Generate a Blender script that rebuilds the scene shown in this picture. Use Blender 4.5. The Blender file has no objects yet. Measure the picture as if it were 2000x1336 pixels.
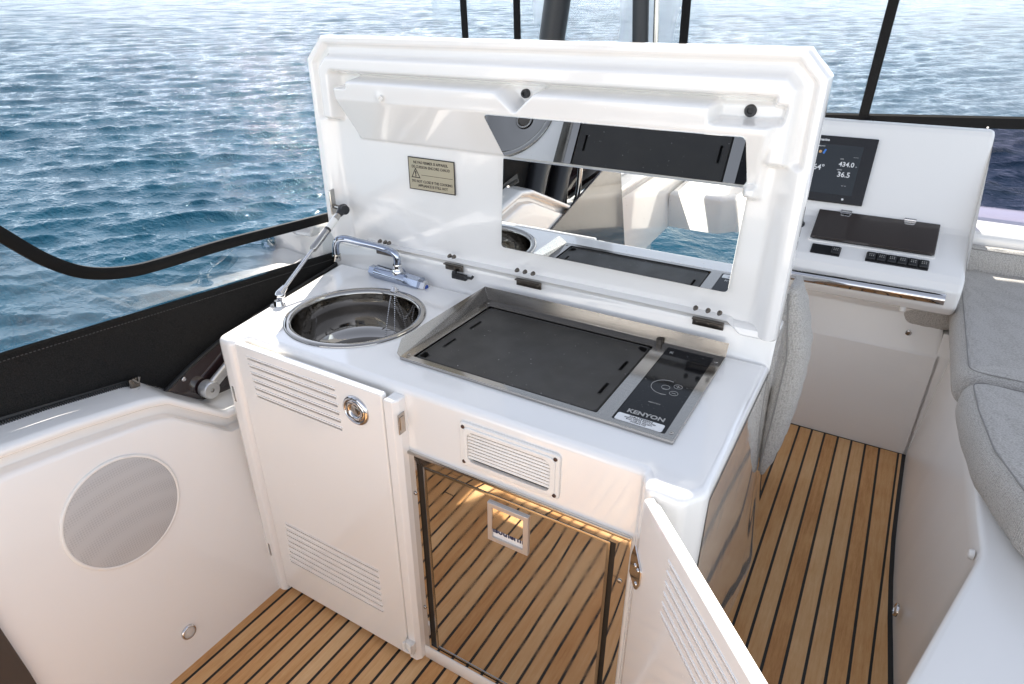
import bpy, bmesh, math, random
import numpy as np
from mathutils import Vector, Matrix
from mathutils.geometry import delaunay_2d_cdt
R = math.radians
random.seed(7); rng = np.random.default_rng(11)
S = bpy.context.scene
# ------------------------------------------------------------------ camera, sky, sun, exposure
cd = bpy.data.cameras.new('camera'); cam = bpy.data.objects.new('camera', cd); S.collection.objects.link(cam)
cd.sensor_width = 36; cd.lens = 1253.76/2000*36; cd.clip_end = 20000; cd.clip_start = .02
YAW, PIT, ROL = R(-30.5347), R(27.1862), R(.1204)
f_ = Vector((math.sin(YAW)*math.cos(PIT), math.cos(YAW)*math.cos(PIT), -math.sin(PIT)))
r_ = Vector((math.cos(YAW), -math.sin(YAW), 0)); u_ = r_.cross(f_)
r2 = math.cos(ROL)*r_+math.sin(ROL)*u_; u2 = -math.sin(ROL)*r_+math.cos(ROL)*u_
cam.matrix_world = Matrix(((r2.x, u2.x, -f_.x, 0), (r2.y, u2.y, -f_.y, 0), (r2.z, u2.z, -f_.z, 1.29), (0, 0, 0, 1)))
S.camera = cam
SUN_EL, SUN_AZ = R(48), R(-28.9)           # azimuth measured from +Y towards +X
w = bpy.data.worlds.new('World'); S.world = w; w.use_nodes = True
nt = w.node_tree; sky = nt.nodes.new('ShaderNodeTexSky'); sky.sky_type = 'NISHITA'; sky.sun_disc = False
sky.sun_elevation = SUN_EL; sky.sun_rotation = SUN_AZ; sky.air_density = .7; sky.dust_density = .1; sky.ozone_density = 1.6
bg = nt.nodes['Background']; bg.inputs[1].default_value = .15; hs = nt.nodes.new('ShaderNodeHueSaturation'); hs.inputs['Saturation'].default_value = .40      # thin high haze pales the blue
nt.links.new(sky.outputs[0], hs.inputs['Color']); nt.links.new(hs.outputs[0], bg.inputs[0])
sd = bpy.data.lights.new('sun', 'SUN'); sd.energy = 4.8; sd.angle = R(.5); sd.color = (1, .93, .84)
so = bpy.data.objects.new('sun', sd); S.collection.objects.link(so)
sv = Vector((math.sin(SUN_AZ)*math.cos(SUN_EL), math.cos(SUN_AZ)*math.cos(SUN_EL), math.sin(SUN_EL)))
so.rotation_euler = sv.to_track_quat('Z', 'Y').to_euler()
S.view_settings.view_transform = 'Standard'; S.view_settings.look = 'None'; S.view_settings.exposure = 1.33
S.view_settings.gamma = 1; S.cycles.max_bounces = 16; S.cycles.diffuse_bounces = 10; S.cycles.glossy_bounces = 8; S.cycles.transparent_max_bounces = 12
S.cycles.use_denoising = True
# ------------------------------------------------------------------ materials
def mat(name, col, rough=.4, metal=0, coat=0, spec=.5, fn=None, **k):
    m = bpy.data.materials.new(name); m.use_nodes = True; b = m.node_tree.nodes['Principled BSDF']
    b.inputs['Base Color'].default_value = (*col, 1); b.inputs['Roughness'].default_value = rough
    b.inputs['Metallic'].default_value = metal; b.inputs['Coat Weight'].default_value = coat
    b.inputs['Coat Roughness'].default_value = .03; b.inputs['Specular IOR Level'].default_value = spec
    if fn: fn(m.node_tree, b)
    return m
def N(t, typ, **k):
    n = t.nodes.new(typ)
    for a, v in k.items():
        if a.startswith('i_'):
            key = a[2:]; key = int(key) if key.isdigit() else key.replace('_', ' ')
            n.inputs[key].default_value = v
        else: setattr(n, a, v)
    return n
def objco(t): return N(t, 'ShaderNodeTexCoord').outputs['Object']
def noise(t, scale, detail=4, vec=None, rough=.5, stretch=None):
    n = N(t, 'ShaderNodeTexNoise'); n.inputs['Scale'].default_value = scale; n.inputs['Detail'].default_value = detail
    n.inputs['Roughness'].default_value = rough
    v = vec or objco(t)
    if stretch:
        mp = N(t, 'ShaderNodeMapping'); mp.inputs['Scale'].default_value = stretch; t.links.new(v, mp.inputs[0]); v = mp.outputs[0]
    t.links.new(v, n.inputs['Vector']); return n.outputs[0]
def ramp(t, fac, stops):
    r = N(t, 'ShaderNodeValToRGB'); e = r.color_ramp.elements
    while len(e) < len(stops): e.new(.5)
    for el, (p, c) in zip(e, stops): el.position = p; el.color = (*c, 1) if len(c) == 3 else c
    t.links.new(fac, r.inputs[0]); return r.outputs[0]
def bump(t, b, h, strength, dist=.01):
    n = N(t, 'ShaderNodeBump'); n.inputs['Strength'].default_value = strength; n.inputs['Distance'].default_value = dist
    t.links.new(h, n.inputs['Height']); t.links.new(n.outputs[0], b.inputs['Normal']); return n
def gel_fn(t, b):
    c = ramp(t, noise(t, 3.0, 6), [(.3, (.850, .828, .795)), (.7, (.872, .853, .822))]); t.links.new(c, b.inputs['Base Color'])
    r = ramp(t, noise(t, 18, 5), [(.35, (.08,)*3), (.62, (.16,)*3), (.78, (.30,)*3)]); t.links.new(r, b.inputs['Roughness'])
    bump(t, b, noise(t, 6, 2), .09, .01)
    v = N(t, 'ShaderNodeTexVoronoi'); v.inputs['Scale'].default_value = 26; t.links.new(objco(t), v.inputs[0]); k = ramp(t, v.outputs['Distance'], [(.0, (.45,)*3), (.06, (.10,)*3), (.075, (.03,)*3)]); t.links.new(k, b.inputs['Coat Roughness'])
gel = mat('white_gelcoat', (.8, .79, .77), .14, coat=.85, fn=gel_fn)
def gelm_fn(t, b): bump(t, b, noise(t, 9, 3), .12, .01)
gel_soft = mat('satin_gelcoat', (.84, .82, .785), .24, coat=.12)
gel_gloss = mat('polished_gelcoat', (.78, .745, .69), .05, coat=1, fn=gelm_fn)
plastic = mat('white_plastic', (.83, .805, .76), .35)
def steel_fn(t, b):
    r = ramp(t, noise(t, 60, 3, stretch=(.15, 8, 8)), [(.3, (.10,)*3), (.75, (.19,)*3)]); t.links.new(r, b.inputs['Roughness'])
steel = mat('brushed_steel', (.42, .40, .375), .25, 1, fn=steel_fn)
def chrome_fn(t, b):
    r = ramp(t, noise(t, 30, 5), [(.4, (.03,)*3), (.8, (.12,)*3)]); t.links.new(r, b.inputs['Roughness'])
chrome = mat('polished_chrome', (.64, .63, .63), .05, 1, fn=chrome_fn)
def fr_fn(t, b): bump(t, b, noise(t, 6, 1, stretch=(1, 1, .6)), .075, .012); r = ramp(t, noise(t, 16, 6), [(.4, (.02,)*3), (.8, (.13,)*3)]); t.links.new(r, b.inputs['Roughness'])
sink_m = mat('sink_steel', (.37, .35, .325), .07, 1, fn=chrome_fn)
fridge_m = mat('mirror_polished_steel', (.72, .69, .655), .035, 1, fn=fr_fn)
def mir_fn(t, b):
    c = ramp(t, noise(t, 240, 3), [(.0, (.85, .87, .86)), (.70, (.85, .87, .86)), (.78, (.55, .55, .54))]); t.links.new(c, b.inputs['Base Color'])
tap_m = mat('sky_tinted_chrome', (.40, .44, .52), .04, 1, fn=chrome_fn)  # blue of the reflected sky put into the metal's colour
plastic_silver = mat('satin_silver', (.60, .56, .53), .35, .6)
mirror_m = mat('mirror_glass', (.86, .88, .87), .008, 1, fn=mir_fn)
black = mat('black_plastic', (.015, .015, .016), .35)
def canvas_fn(t, b):
    c = ramp(t, noise(t, 500, 2), [(.3, (.006, .0058, .0056)), (.7, (.020, .019, .018))]); t.links.new(c, b.inputs['Base Color'])
    bump(t, b, noise(t, 14, 3), .3, .02)
canvas = mat('black_canvas', (.02, .02, .022), .9, spec=.2, fn=canvas_fn)
tubeb = mat('black_powder_coat', (.018, .018, .02), .38, fn=lambda t, b: bump(t, b, noise(t, 300, 2), .15, .002))
gasket = mat('black_gasket', (.006, .006, .006), .5)
def plate_fn(t, b):
    c = ramp(t, noise(t, 9, 8), [(.3, (.026, .023, .020)), (.6, (.034, .030, .026)), (.85, (.055, .049, .042))])
    sp = ramp(t, noise(t, 170, 2), [(.73, (0, 0, 0)), (.78, (.35, .34, .33))])
    a = N(t, 'ShaderNodeMixRGB', blend_type='ADD'); a.inputs[0].default_value = 1
    t.links.new(c, a.inputs[1]); t.links.new(sp, a.inputs[2]); t.links.new(a.outputs[0], b.inputs['Base Color'])
    r = ramp(t, noise(t, 12, 6), [(.3, (.38,)*3), (.7, (.6,)*3)]); t.links.new(r, b.inputs['Roughness'])
    bump(t, b, noise(t, 700, 2), .25, .001)
plate_m = mat('cast_griddle_black', (.04, .038, .036), .5, fn=plate_fn)
def glass_fn(t, b):
    c = ramp(t, noise(t, 130, 3), [(.0, (.008, .008, .009)), (.66, (.010, .010, .011)), (.78, (.09, .09, .085))]); t.links.new(c, b.inputs['Base Color'])
bglass = mat('black_glass', (.005, .005, .005), .08, spec=.22, fn=glass_fn)
hatch_m = mat('smoked_acrylic', (.055, .046, .043), .16, coat=.6)
white_ink = mat('white_print', (.75, .75, .74), .5)
grey_ink = mat('grey_print', (.38, .37, .35), .45)
dark_ink = mat('dark_print', (.03, .022, .02), .6)
blue_ink = mat('navy_print', (.02, .03, .09), .5)
sticker_m = mat('brass_label', (.46, .41, .30), .35, .35)
dark_steel = mat('dark_steel', (.16, .14, .12), .3, 1)
rubber = mat('rubber', (.03, .03, .03), .6)
led = mat('frosted_lens', (.62, .58, .53), .3)
def teak_fn(t, b):
    at = N(t, 'ShaderNodeAttribute', attribute_name='tone')
    o = objco(t)
    g = noise(t, 9, 8, o, .65, (14, .9, 1)); g2 = noise(t, 120, 5, o, .7, (6, .35, 1)); bl = noise(t, 5, 5, o, .6)
    m1 = N(t, 'ShaderNodeMath', operation='MULTIPLY'); t.links.new(g, m1.inputs[0]); m1.inputs[1].default_value = .45
    m2 = N(t, 'ShaderNodeMath', operation='MULTIPLY_ADD'); t.links.new(g2, m2.inputs[0]); m2.inputs[1].default_value = .30; t.links.new(m1.outputs[0], m2.inputs[2])
    m3 = N(t, 'ShaderNodeMath', operation='MULTIPLY_ADD'); t.links.new(bl, m3.inputs[0]); m3.inputs[1].default_value = .35; t.links.new(m2.outputs[0], m3.inputs[2])
    m4 = N(t, 'ShaderNodeMath', operation='MULTIPLY_ADD'); t.links.new(at.outputs['Fac'], m4.inputs[0]); m4.inputs[1].default_value = .26; t.links.new(m3.outputs[0], m4.inputs[2])
    c = ramp(t, m4.outputs[0], [(.42, (.43, .190, .062)), (.62, (.62, .335, .135)), (.86, (.75, .49, .255))])
    t.links.new(c, b.inputs['Base Color']); bump(t, b, g2, .25, .002)
teak = mat('teak', (.35, .17, .07), .55, fn=teak_fn, spec=.35)
caulk = mat('black_caulk', (.010, .010, .011), .5)
def cloth_fn(t, b):
    o = objco(t); mp = N(t, 'ShaderNodeMapping'); mp.inputs['Scale'].default_value = (250, 380, 300); mp.inputs['Rotation'].default_value = (0, 0, R(28)); t.links.new(o, mp.inputs[0])
    v = N(t, 'ShaderNodeTexVoronoi'); v.inputs['Scale'].default_value = 1; v.inputs['Randomness'].default_value = .55; t.links.new(mp.outputs[0], v.inputs[0])
    iv = N(t, 'ShaderNodeMath', operation='SUBTRACT'); iv.inputs[0].default_value = 1; t.links.new(v.outputs['Distance'], iv.inputs[1])
    ad = N(t, 'ShaderNodeMath', operation='MULTIPLY_ADD'); t.links.new(noise(t, 900, 3), ad.inputs[0]); ad.inputs[1].default_value = .5; t.links.new(iv.outputs[0], ad.inputs[2])
    c = ramp(t, ad.outputs[0], [(.30, (.33, .305, .272)), (.70, (.49, .46, .42)), (1, (.61, .58, .54))]); t.links.new(c, b.inputs['Base Color'])
    bump(t, b, ad.outputs[0], .8, .003)
cloth = mat('grey_woven_fabric', (.34, .335, .33), .9, fn=cloth_fn)
seam_m = mat('dark_thread', (.27, .255, .235), .9)
def grille_fn(t, b):
    o = objco(t); mp = N(t, 'ShaderNodeMapping'); mp.inputs['Scale'].default_value = (215, 215, 215); t.links.new(o, mp.inputs[0])
    v = N(t, 'ShaderNodeTexVoronoi'); v.inputs['Scale'].default_value = 1; v.inputs['Randomness'].default_value = 0; t.links.new(mp.outputs[0], v.inputs[0])
    c = ramp(t, v.outputs['Distance'], [(.30, (.42, .41, .405)), (.45, (.50, .49, .48))]); t.links.new(c, b.inputs['Base Color'])
grille_m = mat('perforated_grille', (.5, .5, .5), .5, fn=grille_fn)
def film(name, tint, refl, haze=0.0):
    m = bpy.data.materials.new(name); m.use_nodes = True; t = m.node_tree; t.nodes.clear()
    o = N(t, 'ShaderNodeOutputMaterial'); tr = N(t, 'ShaderNodeBsdfTransparent'); tr.inputs[0].default_value = (*tint, 1)
    gl = N(t, 'ShaderNodeBsdfGlossy'); gl.inputs['Roughness'].default_value = .03
    fr = N(t, 'ShaderNodeFresnel'); fr.inputs[0].default_value = 1.5
    ml = N(t, 'ShaderNodeMath', operation='MULTIPLY'); ml.inputs[1].default_value = refl; t.links.new(fr.outputs[0], ml.inputs[0])
    bmp = N(t, 'ShaderNodeBump'); bmp.inputs['Strength'].default_value = .25; bmp.inputs['Distance'].default_value = .02
    t.links.new(noise(t, 5, 2), bmp.inputs['Height']); t.links.new(bmp.outputs[0], gl.inputs['Normal'])
    mx = N(t, 'ShaderNodeMixShader'); t.links.new(ml.outputs[0], mx.inputs[0]); t.links.new(tr.outputs[0], mx.inputs[1]); t.links.new(gl.outputs[0], mx.inputs[2])
    src = mx
    if haze:
        df = N(t, 'ShaderNodeBsdfDiffuse'); df.inputs[0].default_value = (.75, .8, .85, 1)
        m2 = N(t, 'ShaderNodeMixShader'); hz = ramp(t, noise(t, 2.2, 3, stretch=(1, 1, .35)), [(.38, (haze*.25,)*3), (.60, (haze,)*3), (.66, (haze*2.2,)*3)]); t.links.new(hz, m2.inputs[0]); t.links.new(mx.outputs[0], m2.inputs[1]); t.links.new(df.outputs[0], m2.inputs[2]); src = m2  # pale noise streaks: film haze and painted-in reflections
    t.links.new(src.outputs[0], o.inputs[0]); return m
vinyl = film('clear_vinyl', (.93, .96, .97), 1.5, .04)
vinyl_streaked = film('haze_and_reflection_vinyl', (.93, .96, .97), 1.2, .27)  # reflections of the boat painted as pale streaks, with some haze
tint = film('smoked_polycarbonate', (.22, .20, .27), .3)
# ------------------------------------------------------------------ object helpers
COL = S.collection
def tag(o, label=None, cat=None, group=None, kind=None):
    for k, v in (('label', label), ('category', cat), ('group', group), ('kind', kind)):
        if v: o[k] = v
    return o
def empty(name, loc, label, cat, group=None):
    o = bpy.data.objects.new(name, None); COL.objects.link(o); o.location = loc; o.empty_display_size = .05
    return tag(o, label, cat, group)
def link(name, me, m, parent=None, smooth=None):
    o = bpy.data.objects.new(name, me); COL.objects.link(o)
    if m: me.materials.append(m)
    if parent is not None:
        o.parent = parent
        q = parent; off = Vector()
        while q is not None: off += q.location; q = q.parent
        o.location = (0, 0, 0)
        if off.length: me.transform(Matrix.Translation(-off))
    if smooth is not None:
        for p in me.polygons: p.use_smooth = True
        if smooth < 180:
            try: me.set_sharp_from_angle(angle=R(smooth))
            except Exception: pass
    return o
class B:
    """collects geometry for one mesh"""
    def __init__(s): s.bm = bmesh.new(); s.wn = False
    def raw(s, vs, fs):
        v = [s.bm.verts.new(p) for p in vs]
        for f in fs:
            try: s.bm.faces.new([v[i] for i in f])
            except ValueError: pass
        return s
    def box(s, x0, x1, y0, y1, z0, z1, M=None, bev=0, seg=2):
        vs = [Vector((x, y, z)) for z in (z0, z1) for y in (y0, y1) for x in (x0, x1)]
        if M: vs = [M @ v for v in vs]
        v = [s.bm.verts.new(p) for p in vs]
        fs = [s.bm.faces.new([v[i] for i in f]) for f in ((0, 2, 3, 1), (4, 5, 7, 6), (0, 1, 5, 4), (2, 6, 7, 3), (0, 4, 6, 2), (1, 3, 7, 5))]
        if bev:
            es = list({e for f in fs for e in f.edges})
            bmesh.ops.bevel(s.bm, geom=es, offset=bev, segments=seg, affect='EDGES', profile=.5)
        return s
    def tube(s, pts, r, n=16, cap=True, closed=False):
        pts = [Vector(p) for p in pts]; rs = r if isinstance(r, (list, tuple)) else [r]*len(pts); rings = []
        t0 = (pts[1]-pts[0]).normalized(); a = Vector((0, 0, 1)) if abs(t0.z) < .9 else Vector((1, 0, 0))
        nrm = t0.cross(a).normalized()
        for i, p in enumerate(pts):
            if closed: t = (pts[(i+1) % len(pts)]-pts[i-1]).normalized()
            else: t = (pts[min(i+1, len(pts)-1)]-pts[max(i-1, 0)]).normalized()
            nrm = (nrm-t*nrm.dot(t)).normalized(); bn = t.cross(nrm)
            rings.append([s.bm.verts.new(p+(nrm*math.cos(k*2*math.pi/n)+bn*math.sin(k*2*math.pi/n))*rs[i]) for k in range(n)])
        m = len(rings)
        for i in range(m if closed else m-1):
            A, Bq = rings[i], rings[(i+1) % m]
            for k in range(n): s.bm.faces.new((A[k], A[(k+1) % n], Bq[(k+1) % n], Bq[k]))
        if cap and not closed: s.bm.faces.new(rings[0][::-1]); s.bm.faces.new(rings[-1])
        return s
    def lathe(s, prof, M, n=48, capa=False, capb=False):
        """prof: list of (r, h); axis = local Z of M"""
        rings = []
        for r, h in prof: rings.append([s.bm.verts.new(M @ Vector((r*math.cos(k*2*math.pi/n), r*math.sin(k*2*math.pi/n), h))) for k in range(n)])
        for A, Bq in zip(rings, rings[1:]):
            for k in range(n): s.bm.faces.new((A[k], A[(k+1) % n], Bq[(k+1) % n], Bq[k]))
        if capa: s.bm.faces.new(rings[0][::-1])
        if capb: s.bm.faces.new(rings[-1])
        return s
    def slab(s, outer, holes, t0, t1, M=None, round_r=0, nr=5, back=True):
        """flat plate: outline (ccw) in local XY with holes, from h=t0 to t1 (front). front edge rounded by round_r"""
        M = M or Matrix(); s.wn = True
        def off(loop, d):
            n = len(loop); out = []
            for i in range(n):
                p0, p1, p2 = Vector(loop[i-1]), Vector(loop[i]), Vector(loop[(i+1) % n])
                a = (p1-p0).normalized(); b = (p2-p1).normalized(); na = Vector((-a.y, a.x)); nb = Vector((-b.y, b.x))
                m = (na+nb); l = m.length
                m = m/l if l > 1e-6 else na
                c = max(m.dot(na), .35); out.append(tuple(p1+m*(d/c)))
            return out
        prof = [(0, t0)] if back or True else []
        if round_r:
            for k in range(nr+1):
                a = k/nr*math.pi/2; prof.append((round_r*(1-math.cos(a)), t1-round_r+round_r*math.sin(a)))
        else: prof.append((0, t1))
        rings = []
        for d, h in prof: rings.append([s.bm.verts.new(M @ Vector((x, y, h))) for x, y in off(outer, d)])
        n = len(outer)
        for A, Bq in zip(rings, rings[1:]):
            for k in range(n): s.bm.faces.new((A[k], A[(k+1) % n], Bq[(k+1) % n], Bq[k]))
        def fill(loops, rverts, h, flip):
            co = []; ed = []; vm = []
            for lp, rv in zip(loops, rverts):
                b0 = len(co)
                for i, p in enumerate(lp): co.append(Vector(p[:2])); ed.append((b0+i, b0+(i+1) % len(lp))); vm.append(rv[i])
            r = delaunay_2d_cdt(co, ed, [], 0, 1e-7)
            vs = []
            for i, p in enumerate(r[0]):
                og = r[3][i]
                vs.append(vm[og[0]] if og else s.bm.verts.new(M @ Vector((p.x, p.y, h))))
            for fc in r[2]:
                c = sum((r[0][i] for i in fc), Vector((0, 0)))/len(fc)
                if not inside(c, loops[0]) or any(inside(c, q) for q in loops[1:]): continue
                try: s.bm.faces.new([vs[i] for i in (fc[::-1] if flip else fc)])
                except ValueError: pass
        hv1 = [[s.bm.verts.new(M @ Vector((x, y, t1))) for x, y in h] for h in holes]
        hv0 = [[s.bm.verts.new(M @ Vector((x, y, t0))) for x, y in h] for h in holes]
        for a, b in zip(hv0, hv1):
            m = len(a)
            for k in range(m): s.bm.faces.new((a[(k+1) % m], a[k], b[k], b[(k+1) % m]))
        top = off(outer, prof[-1][0])
        fill([top]+holes, [rings[-1]]+hv1, t1, False)
        if back: fill([outer]+holes, [rings[0]]+hv0, t0, True)
        return s
    def done(s, name, m, parent=None, smooth=35):
        me = bpy.data.meshes.new(name); s.bm.to_mesh(me); s.bm.free()
        o = link(name, me, m, parent, smooth)
        if s.wn and smooth is not None:
            md = o.modifiers.new('weighted_normals', 'WEIGHTED_NORMAL'); md.keep_sharp = True; md.weight = 100
        return o
def inside(p, poly):
    c = False; n = len(poly); j = n-1
    for i in range(n):
        a, b = poly[i], poly[j]
        if (a[1] > p[1]) != (b[1] > p[1]) and p[0] < (b[0]-a[0])*(p[1]-a[1])/(b[1]-a[1]+1e-15)+a[0]: c = not c
        j = i
    return c
def fillet(poly, r, seg=5):
    out = []; n = len(poly); rr = r if isinstance(r, (list, tuple)) else [r]*n
    for i in range(n):
        p = Vector(poly[i]); a = Vector(poly[i-1])-p; b = Vector(poly[(i+1) % n])-p
        if rr[i] <= 0: out.append(tuple(p)); continue
        ang = a.angle(b); d = min(rr[i]/math.tan(ang/2), a.length*.45, b.length*.45)
        p0 = p+a.normalized()*d; p1 = p+b.normalized()*d
        for k in range(seg+1):
            t = k/seg; out.append(tuple((1-t)**2*p0+2*t*(1-t)*p+t*t*p1))
    return out
def rect(x0, x1, y0, y1, r=0, seg=4):
    q = [(x0, y0), (x1, y0), (x1, y1), (x0, y1)]
    return fillet(q, r, seg) if r else q
def circ(cx, cy, r, n=40): return [(cx+r*math.cos(i*2*math.pi/n), cy+r*math.sin(i*2*math.pi/n)) for i in range(n)]
def frame(o, ex, ey):
    ex = Vector(ex).normalized(); ey = Vector(ey); ey = (ey-ex*ey.dot(ex)).normalized(); ez = ex.cross(ey); o = Vector(o)
    return Matrix(((ex.x, ey.x, ez.x, o.x), (ex.y, ey.y, ez.y, o.y), (ex.z, ey.z, ez.z, o.z), (0, 0, 0, 1)))
def front(y): return frame((0, y, 0), (1, 0, 0), (0, 0, 1))      # local (x, z, towards viewer = -Y)
def smooth_path(pts, per=6):
    P = [Vector(p) for p in pts]; P = [2*P[0]-P[1]]+P+[2*P[-1]-P[-2]]; out = []
    for i in range(1, len(P)-2):
        for k in range(per):
            t = k/per; a, b, c, d = P[i-1:i+3]
            out.append(.5*((2*b)+(c-a)*t+(2*a-5*b+4*c-d)*t*t+(3*b-a-3*c+d)*t**3))
    out.append(P[-2]); return out
def text(name, s, size, M, m, parent, align='CENTER', depth=.0003, bold=0, sx=1):
    cu = bpy.data.curves.new(name, 'FONT'); cu.body = s; cu.size = size; cu.align_x = align; cu.align_y = 'CENTER'
    cu.extrude = depth; cu.offset = bold; cu.resolution_u = 3
    to = bpy.data.objects.new('tmp', cu); COL.objects.link(to)
    dg = bpy.context.evaluated_depsgraph_get(); me = bpy.data.meshes.new_from_object(to.evaluated_get(dg))
    bpy.data.objects.remove(to); me.name = name; me.materials.clear()
    me.transform(M @ Matrix.Diagonal((sx, 1, 1, 1)))
    return link(name, me, m, parent)
def joined_text(name, items, m, parent):
    """several short lines of print in ONE mesh: items = (string, size, matrix, align, sx, bold)"""
    bm = bmesh.new()
    for s, size, M, al, sx, bo in items:
        cu = bpy.data.curves.new('t', 'FONT'); cu.body = s; cu.size = size; cu.align_x = al; cu.align_y = 'CENTER'; cu.extrude = .0002; cu.offset = bo; cu.resolution_u = 2
        to = bpy.data.objects.new('tmp', cu); COL.objects.link(to)
        me = bpy.data.meshes.new_from_object(to.evaluated_get(bpy.context.evaluated_depsgraph_get())); bpy.data.objects.remove(to)
        me.transform(M @ Matrix.Diagonal((sx, 1, 1, 1))); bm.from_mesh(me); bpy.data.meshes.remove(me)
    me = bpy.data.meshes.new(name); bm.to_mesh(me); bm.free(); return link(name, me, m, parent)
def screw(name, M, r, parent, m=None, h=.002):
    return B().lathe([(r, 0), (r, h*.5), (r*.75, h), (r*.38, h), (r*.34, h*.4), (.0001, h*.4)], M, 20).done(name, m or chrome, parent, 50)
def grid_mesh(name, X, Y, Z, m, parent=None, smooth=180, wrap=False):
    nv, nu = X.shape; me = bpy.data.meshes.new(name)
    co = np.stack([X, Y, Z], -1).reshape(-1, 3).astype(np.float32)
    i = np.arange(nv-1)[:, None]*nu; j = np.arange(nu if wrap else nu-1)[None, :]; j2 = (j+1) % nu
    q = np.stack([i+j, i+j2, i+nu+j2, i+nu+j], -1).reshape(-1, 4).astype(np.int32)
    me.vertices.add(len(co)); me.vertices.foreach_set('co', co.ravel())
    me.loops.add(q.size); me.loops.foreach_set('vertex_index', q.ravel())
    me.polygons.add(len(q)); me.polygons.foreach_set('loop_start', np.arange(0, q.size, 4, dtype=np.int32)); me.polygons.foreach_set('loop_total', np.full(len(q), 4, np.int32))
    me.update(calc_edges=True); return link(name, me, m, parent, smooth)
# ------------------------------------------------------------------ water
def water_fn(t, b):
    g = N(t, 'ShaderNodeNewGeometry').outputs['Position']
    c = ramp(t, noise(t, .22, 4, g), [(.3, (.003, .034, .060)), (.7, (.006, .048, .080))]); t.links.new(c, b.inputs['Base Color'])
    n1 = noise(t, 6, 3, g, .5, (1, 1.5, 1)); n2 = noise(t, 1.6, 5, g, .6, (1, 1.6, 1))
    a = N(t, 'ShaderNodeMath', operation='MULTIPLY_ADD'); t.links.new(n2, a.inputs[0]); a.inputs[1].default_value = 2.8; t.links.new(n1, a.inputs[2])
    l0 = N(t, 'ShaderNodeVectorMath', operation='LENGTH'); t.links.new(g, l0.inputs[0])
    m0 = N(t, 'ShaderNodeMapRange'); m0.inputs['From Min'].default_value = 15; m0.inputs['From Max'].default_value = 160; m0.inputs['To Min'].default_value = 1; m0.inputs['To Max'].default_value = 8
    t.links.new(l0.outputs['Value'], m0.inputs[0]); ml = N(t, 'ShaderNodeMath', operation='MULTIPLY'); t.links.new(a.outputs[0], ml.inputs[0]); t.links.new(m0.outputs[0], ml.inputs[1])
    bump(t, b, ml.outputs[0], .5, .05)
    b.inputs['IOR'].default_value = 1.333; b.inputs['Specular Tint'].default_value = (.42, .68, .90, 1)  # tint puts the sky's blue into the reflections and darkens them
    ln = N(t, 'ShaderNodeVectorMath', operation='LENGTH'); t.links.new(g, ln.inputs[0])
    mr = N(t, 'ShaderNodeMapRange'); mr.inputs['From Min'].default_value = 8; mr.inputs['From Max'].default_value = 140; mr.inputs['To Min'].default_value = .03; mr.inputs['To Max'].default_value = .12
    t.links.new(ln.outputs['Value'], mr.inputs[0]); t.links.new(mr.outputs[0], b.inputs['Roughness'])
    m2 = N(t, 'ShaderNodeMapRange'); m2.inputs['From Min'].default_value = 10; m2.inputs['From Max'].default_value = 120; m2.inputs['To Min'].default_value = .32; m2.inputs['To Max'].default_value = .09
    t.links.new(ln.outputs['Value'], m2.inputs[0]); t.links.new(m2.outputs[0], b.inputs['Specular IOR Level'])
water_m = mat('sea_water', (.02, .1, .12), .07, fn=water_fn, spec=.32)
def water():
    H = -6.6; ang = YAW
    th = np.concatenate([np.linspace(-50, 50, 800), np.linspace(51, 309, 110)]); th = np.radians(th)+ang
    r = [3.0]
    while r[-1] < 360: r.append(r[-1]*1.0042)
    while r[-1] < 9000: r.append(r[-1]*1.06)
    r = np.array(r); RR, TT = np.meshgrid(r, th, indexing='ij')
    X = RR*np.sin(TT); Y = RR*np.cos(TT); Z = np.zeros_like(X); DX = np.zeros_like(X); DY = np.zeros_like(X)
    cell = np.where(RR < 360, RR*.0036, RR*.06)
    lam = np.geomspace(.22, 6.0, 72)
    wd = math.radians(-50)
    for i, L in enumerate(lam):
        d = wd+rng.normal(0, .55 if L < 1 else .30); k = 2*math.pi/L; ak = (.032 if L < 3 else .016)+.028*math.exp(-((L-1.2)/.5)**2); amp = ak/k*rng.uniform(.6, 1.3)
        fade = np.clip((L/cell-2.5)/3, 0, 1)
        ph = k*(X*math.sin(d)+Y*math.cos(d))+rng.uniform(0, 6.28)
        Z += amp*fade*np.cos(ph); s = amp*fade*np.sin(ph)*1.0; DX -= s*math.sin(d); DY -= s*math.cos(d)
    X += DX; Y += DY
    # the boat rides bow-up, so the sea is tilted a little against the deck's axes
    tl = math.tan(R(3.0)); Z += H+(X*math.sin(ang)+Y*math.cos(ang))*tl
    o = grid_mesh('water', X, Y, Z, water_m); tag(o, kind='structure')
water()
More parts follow.
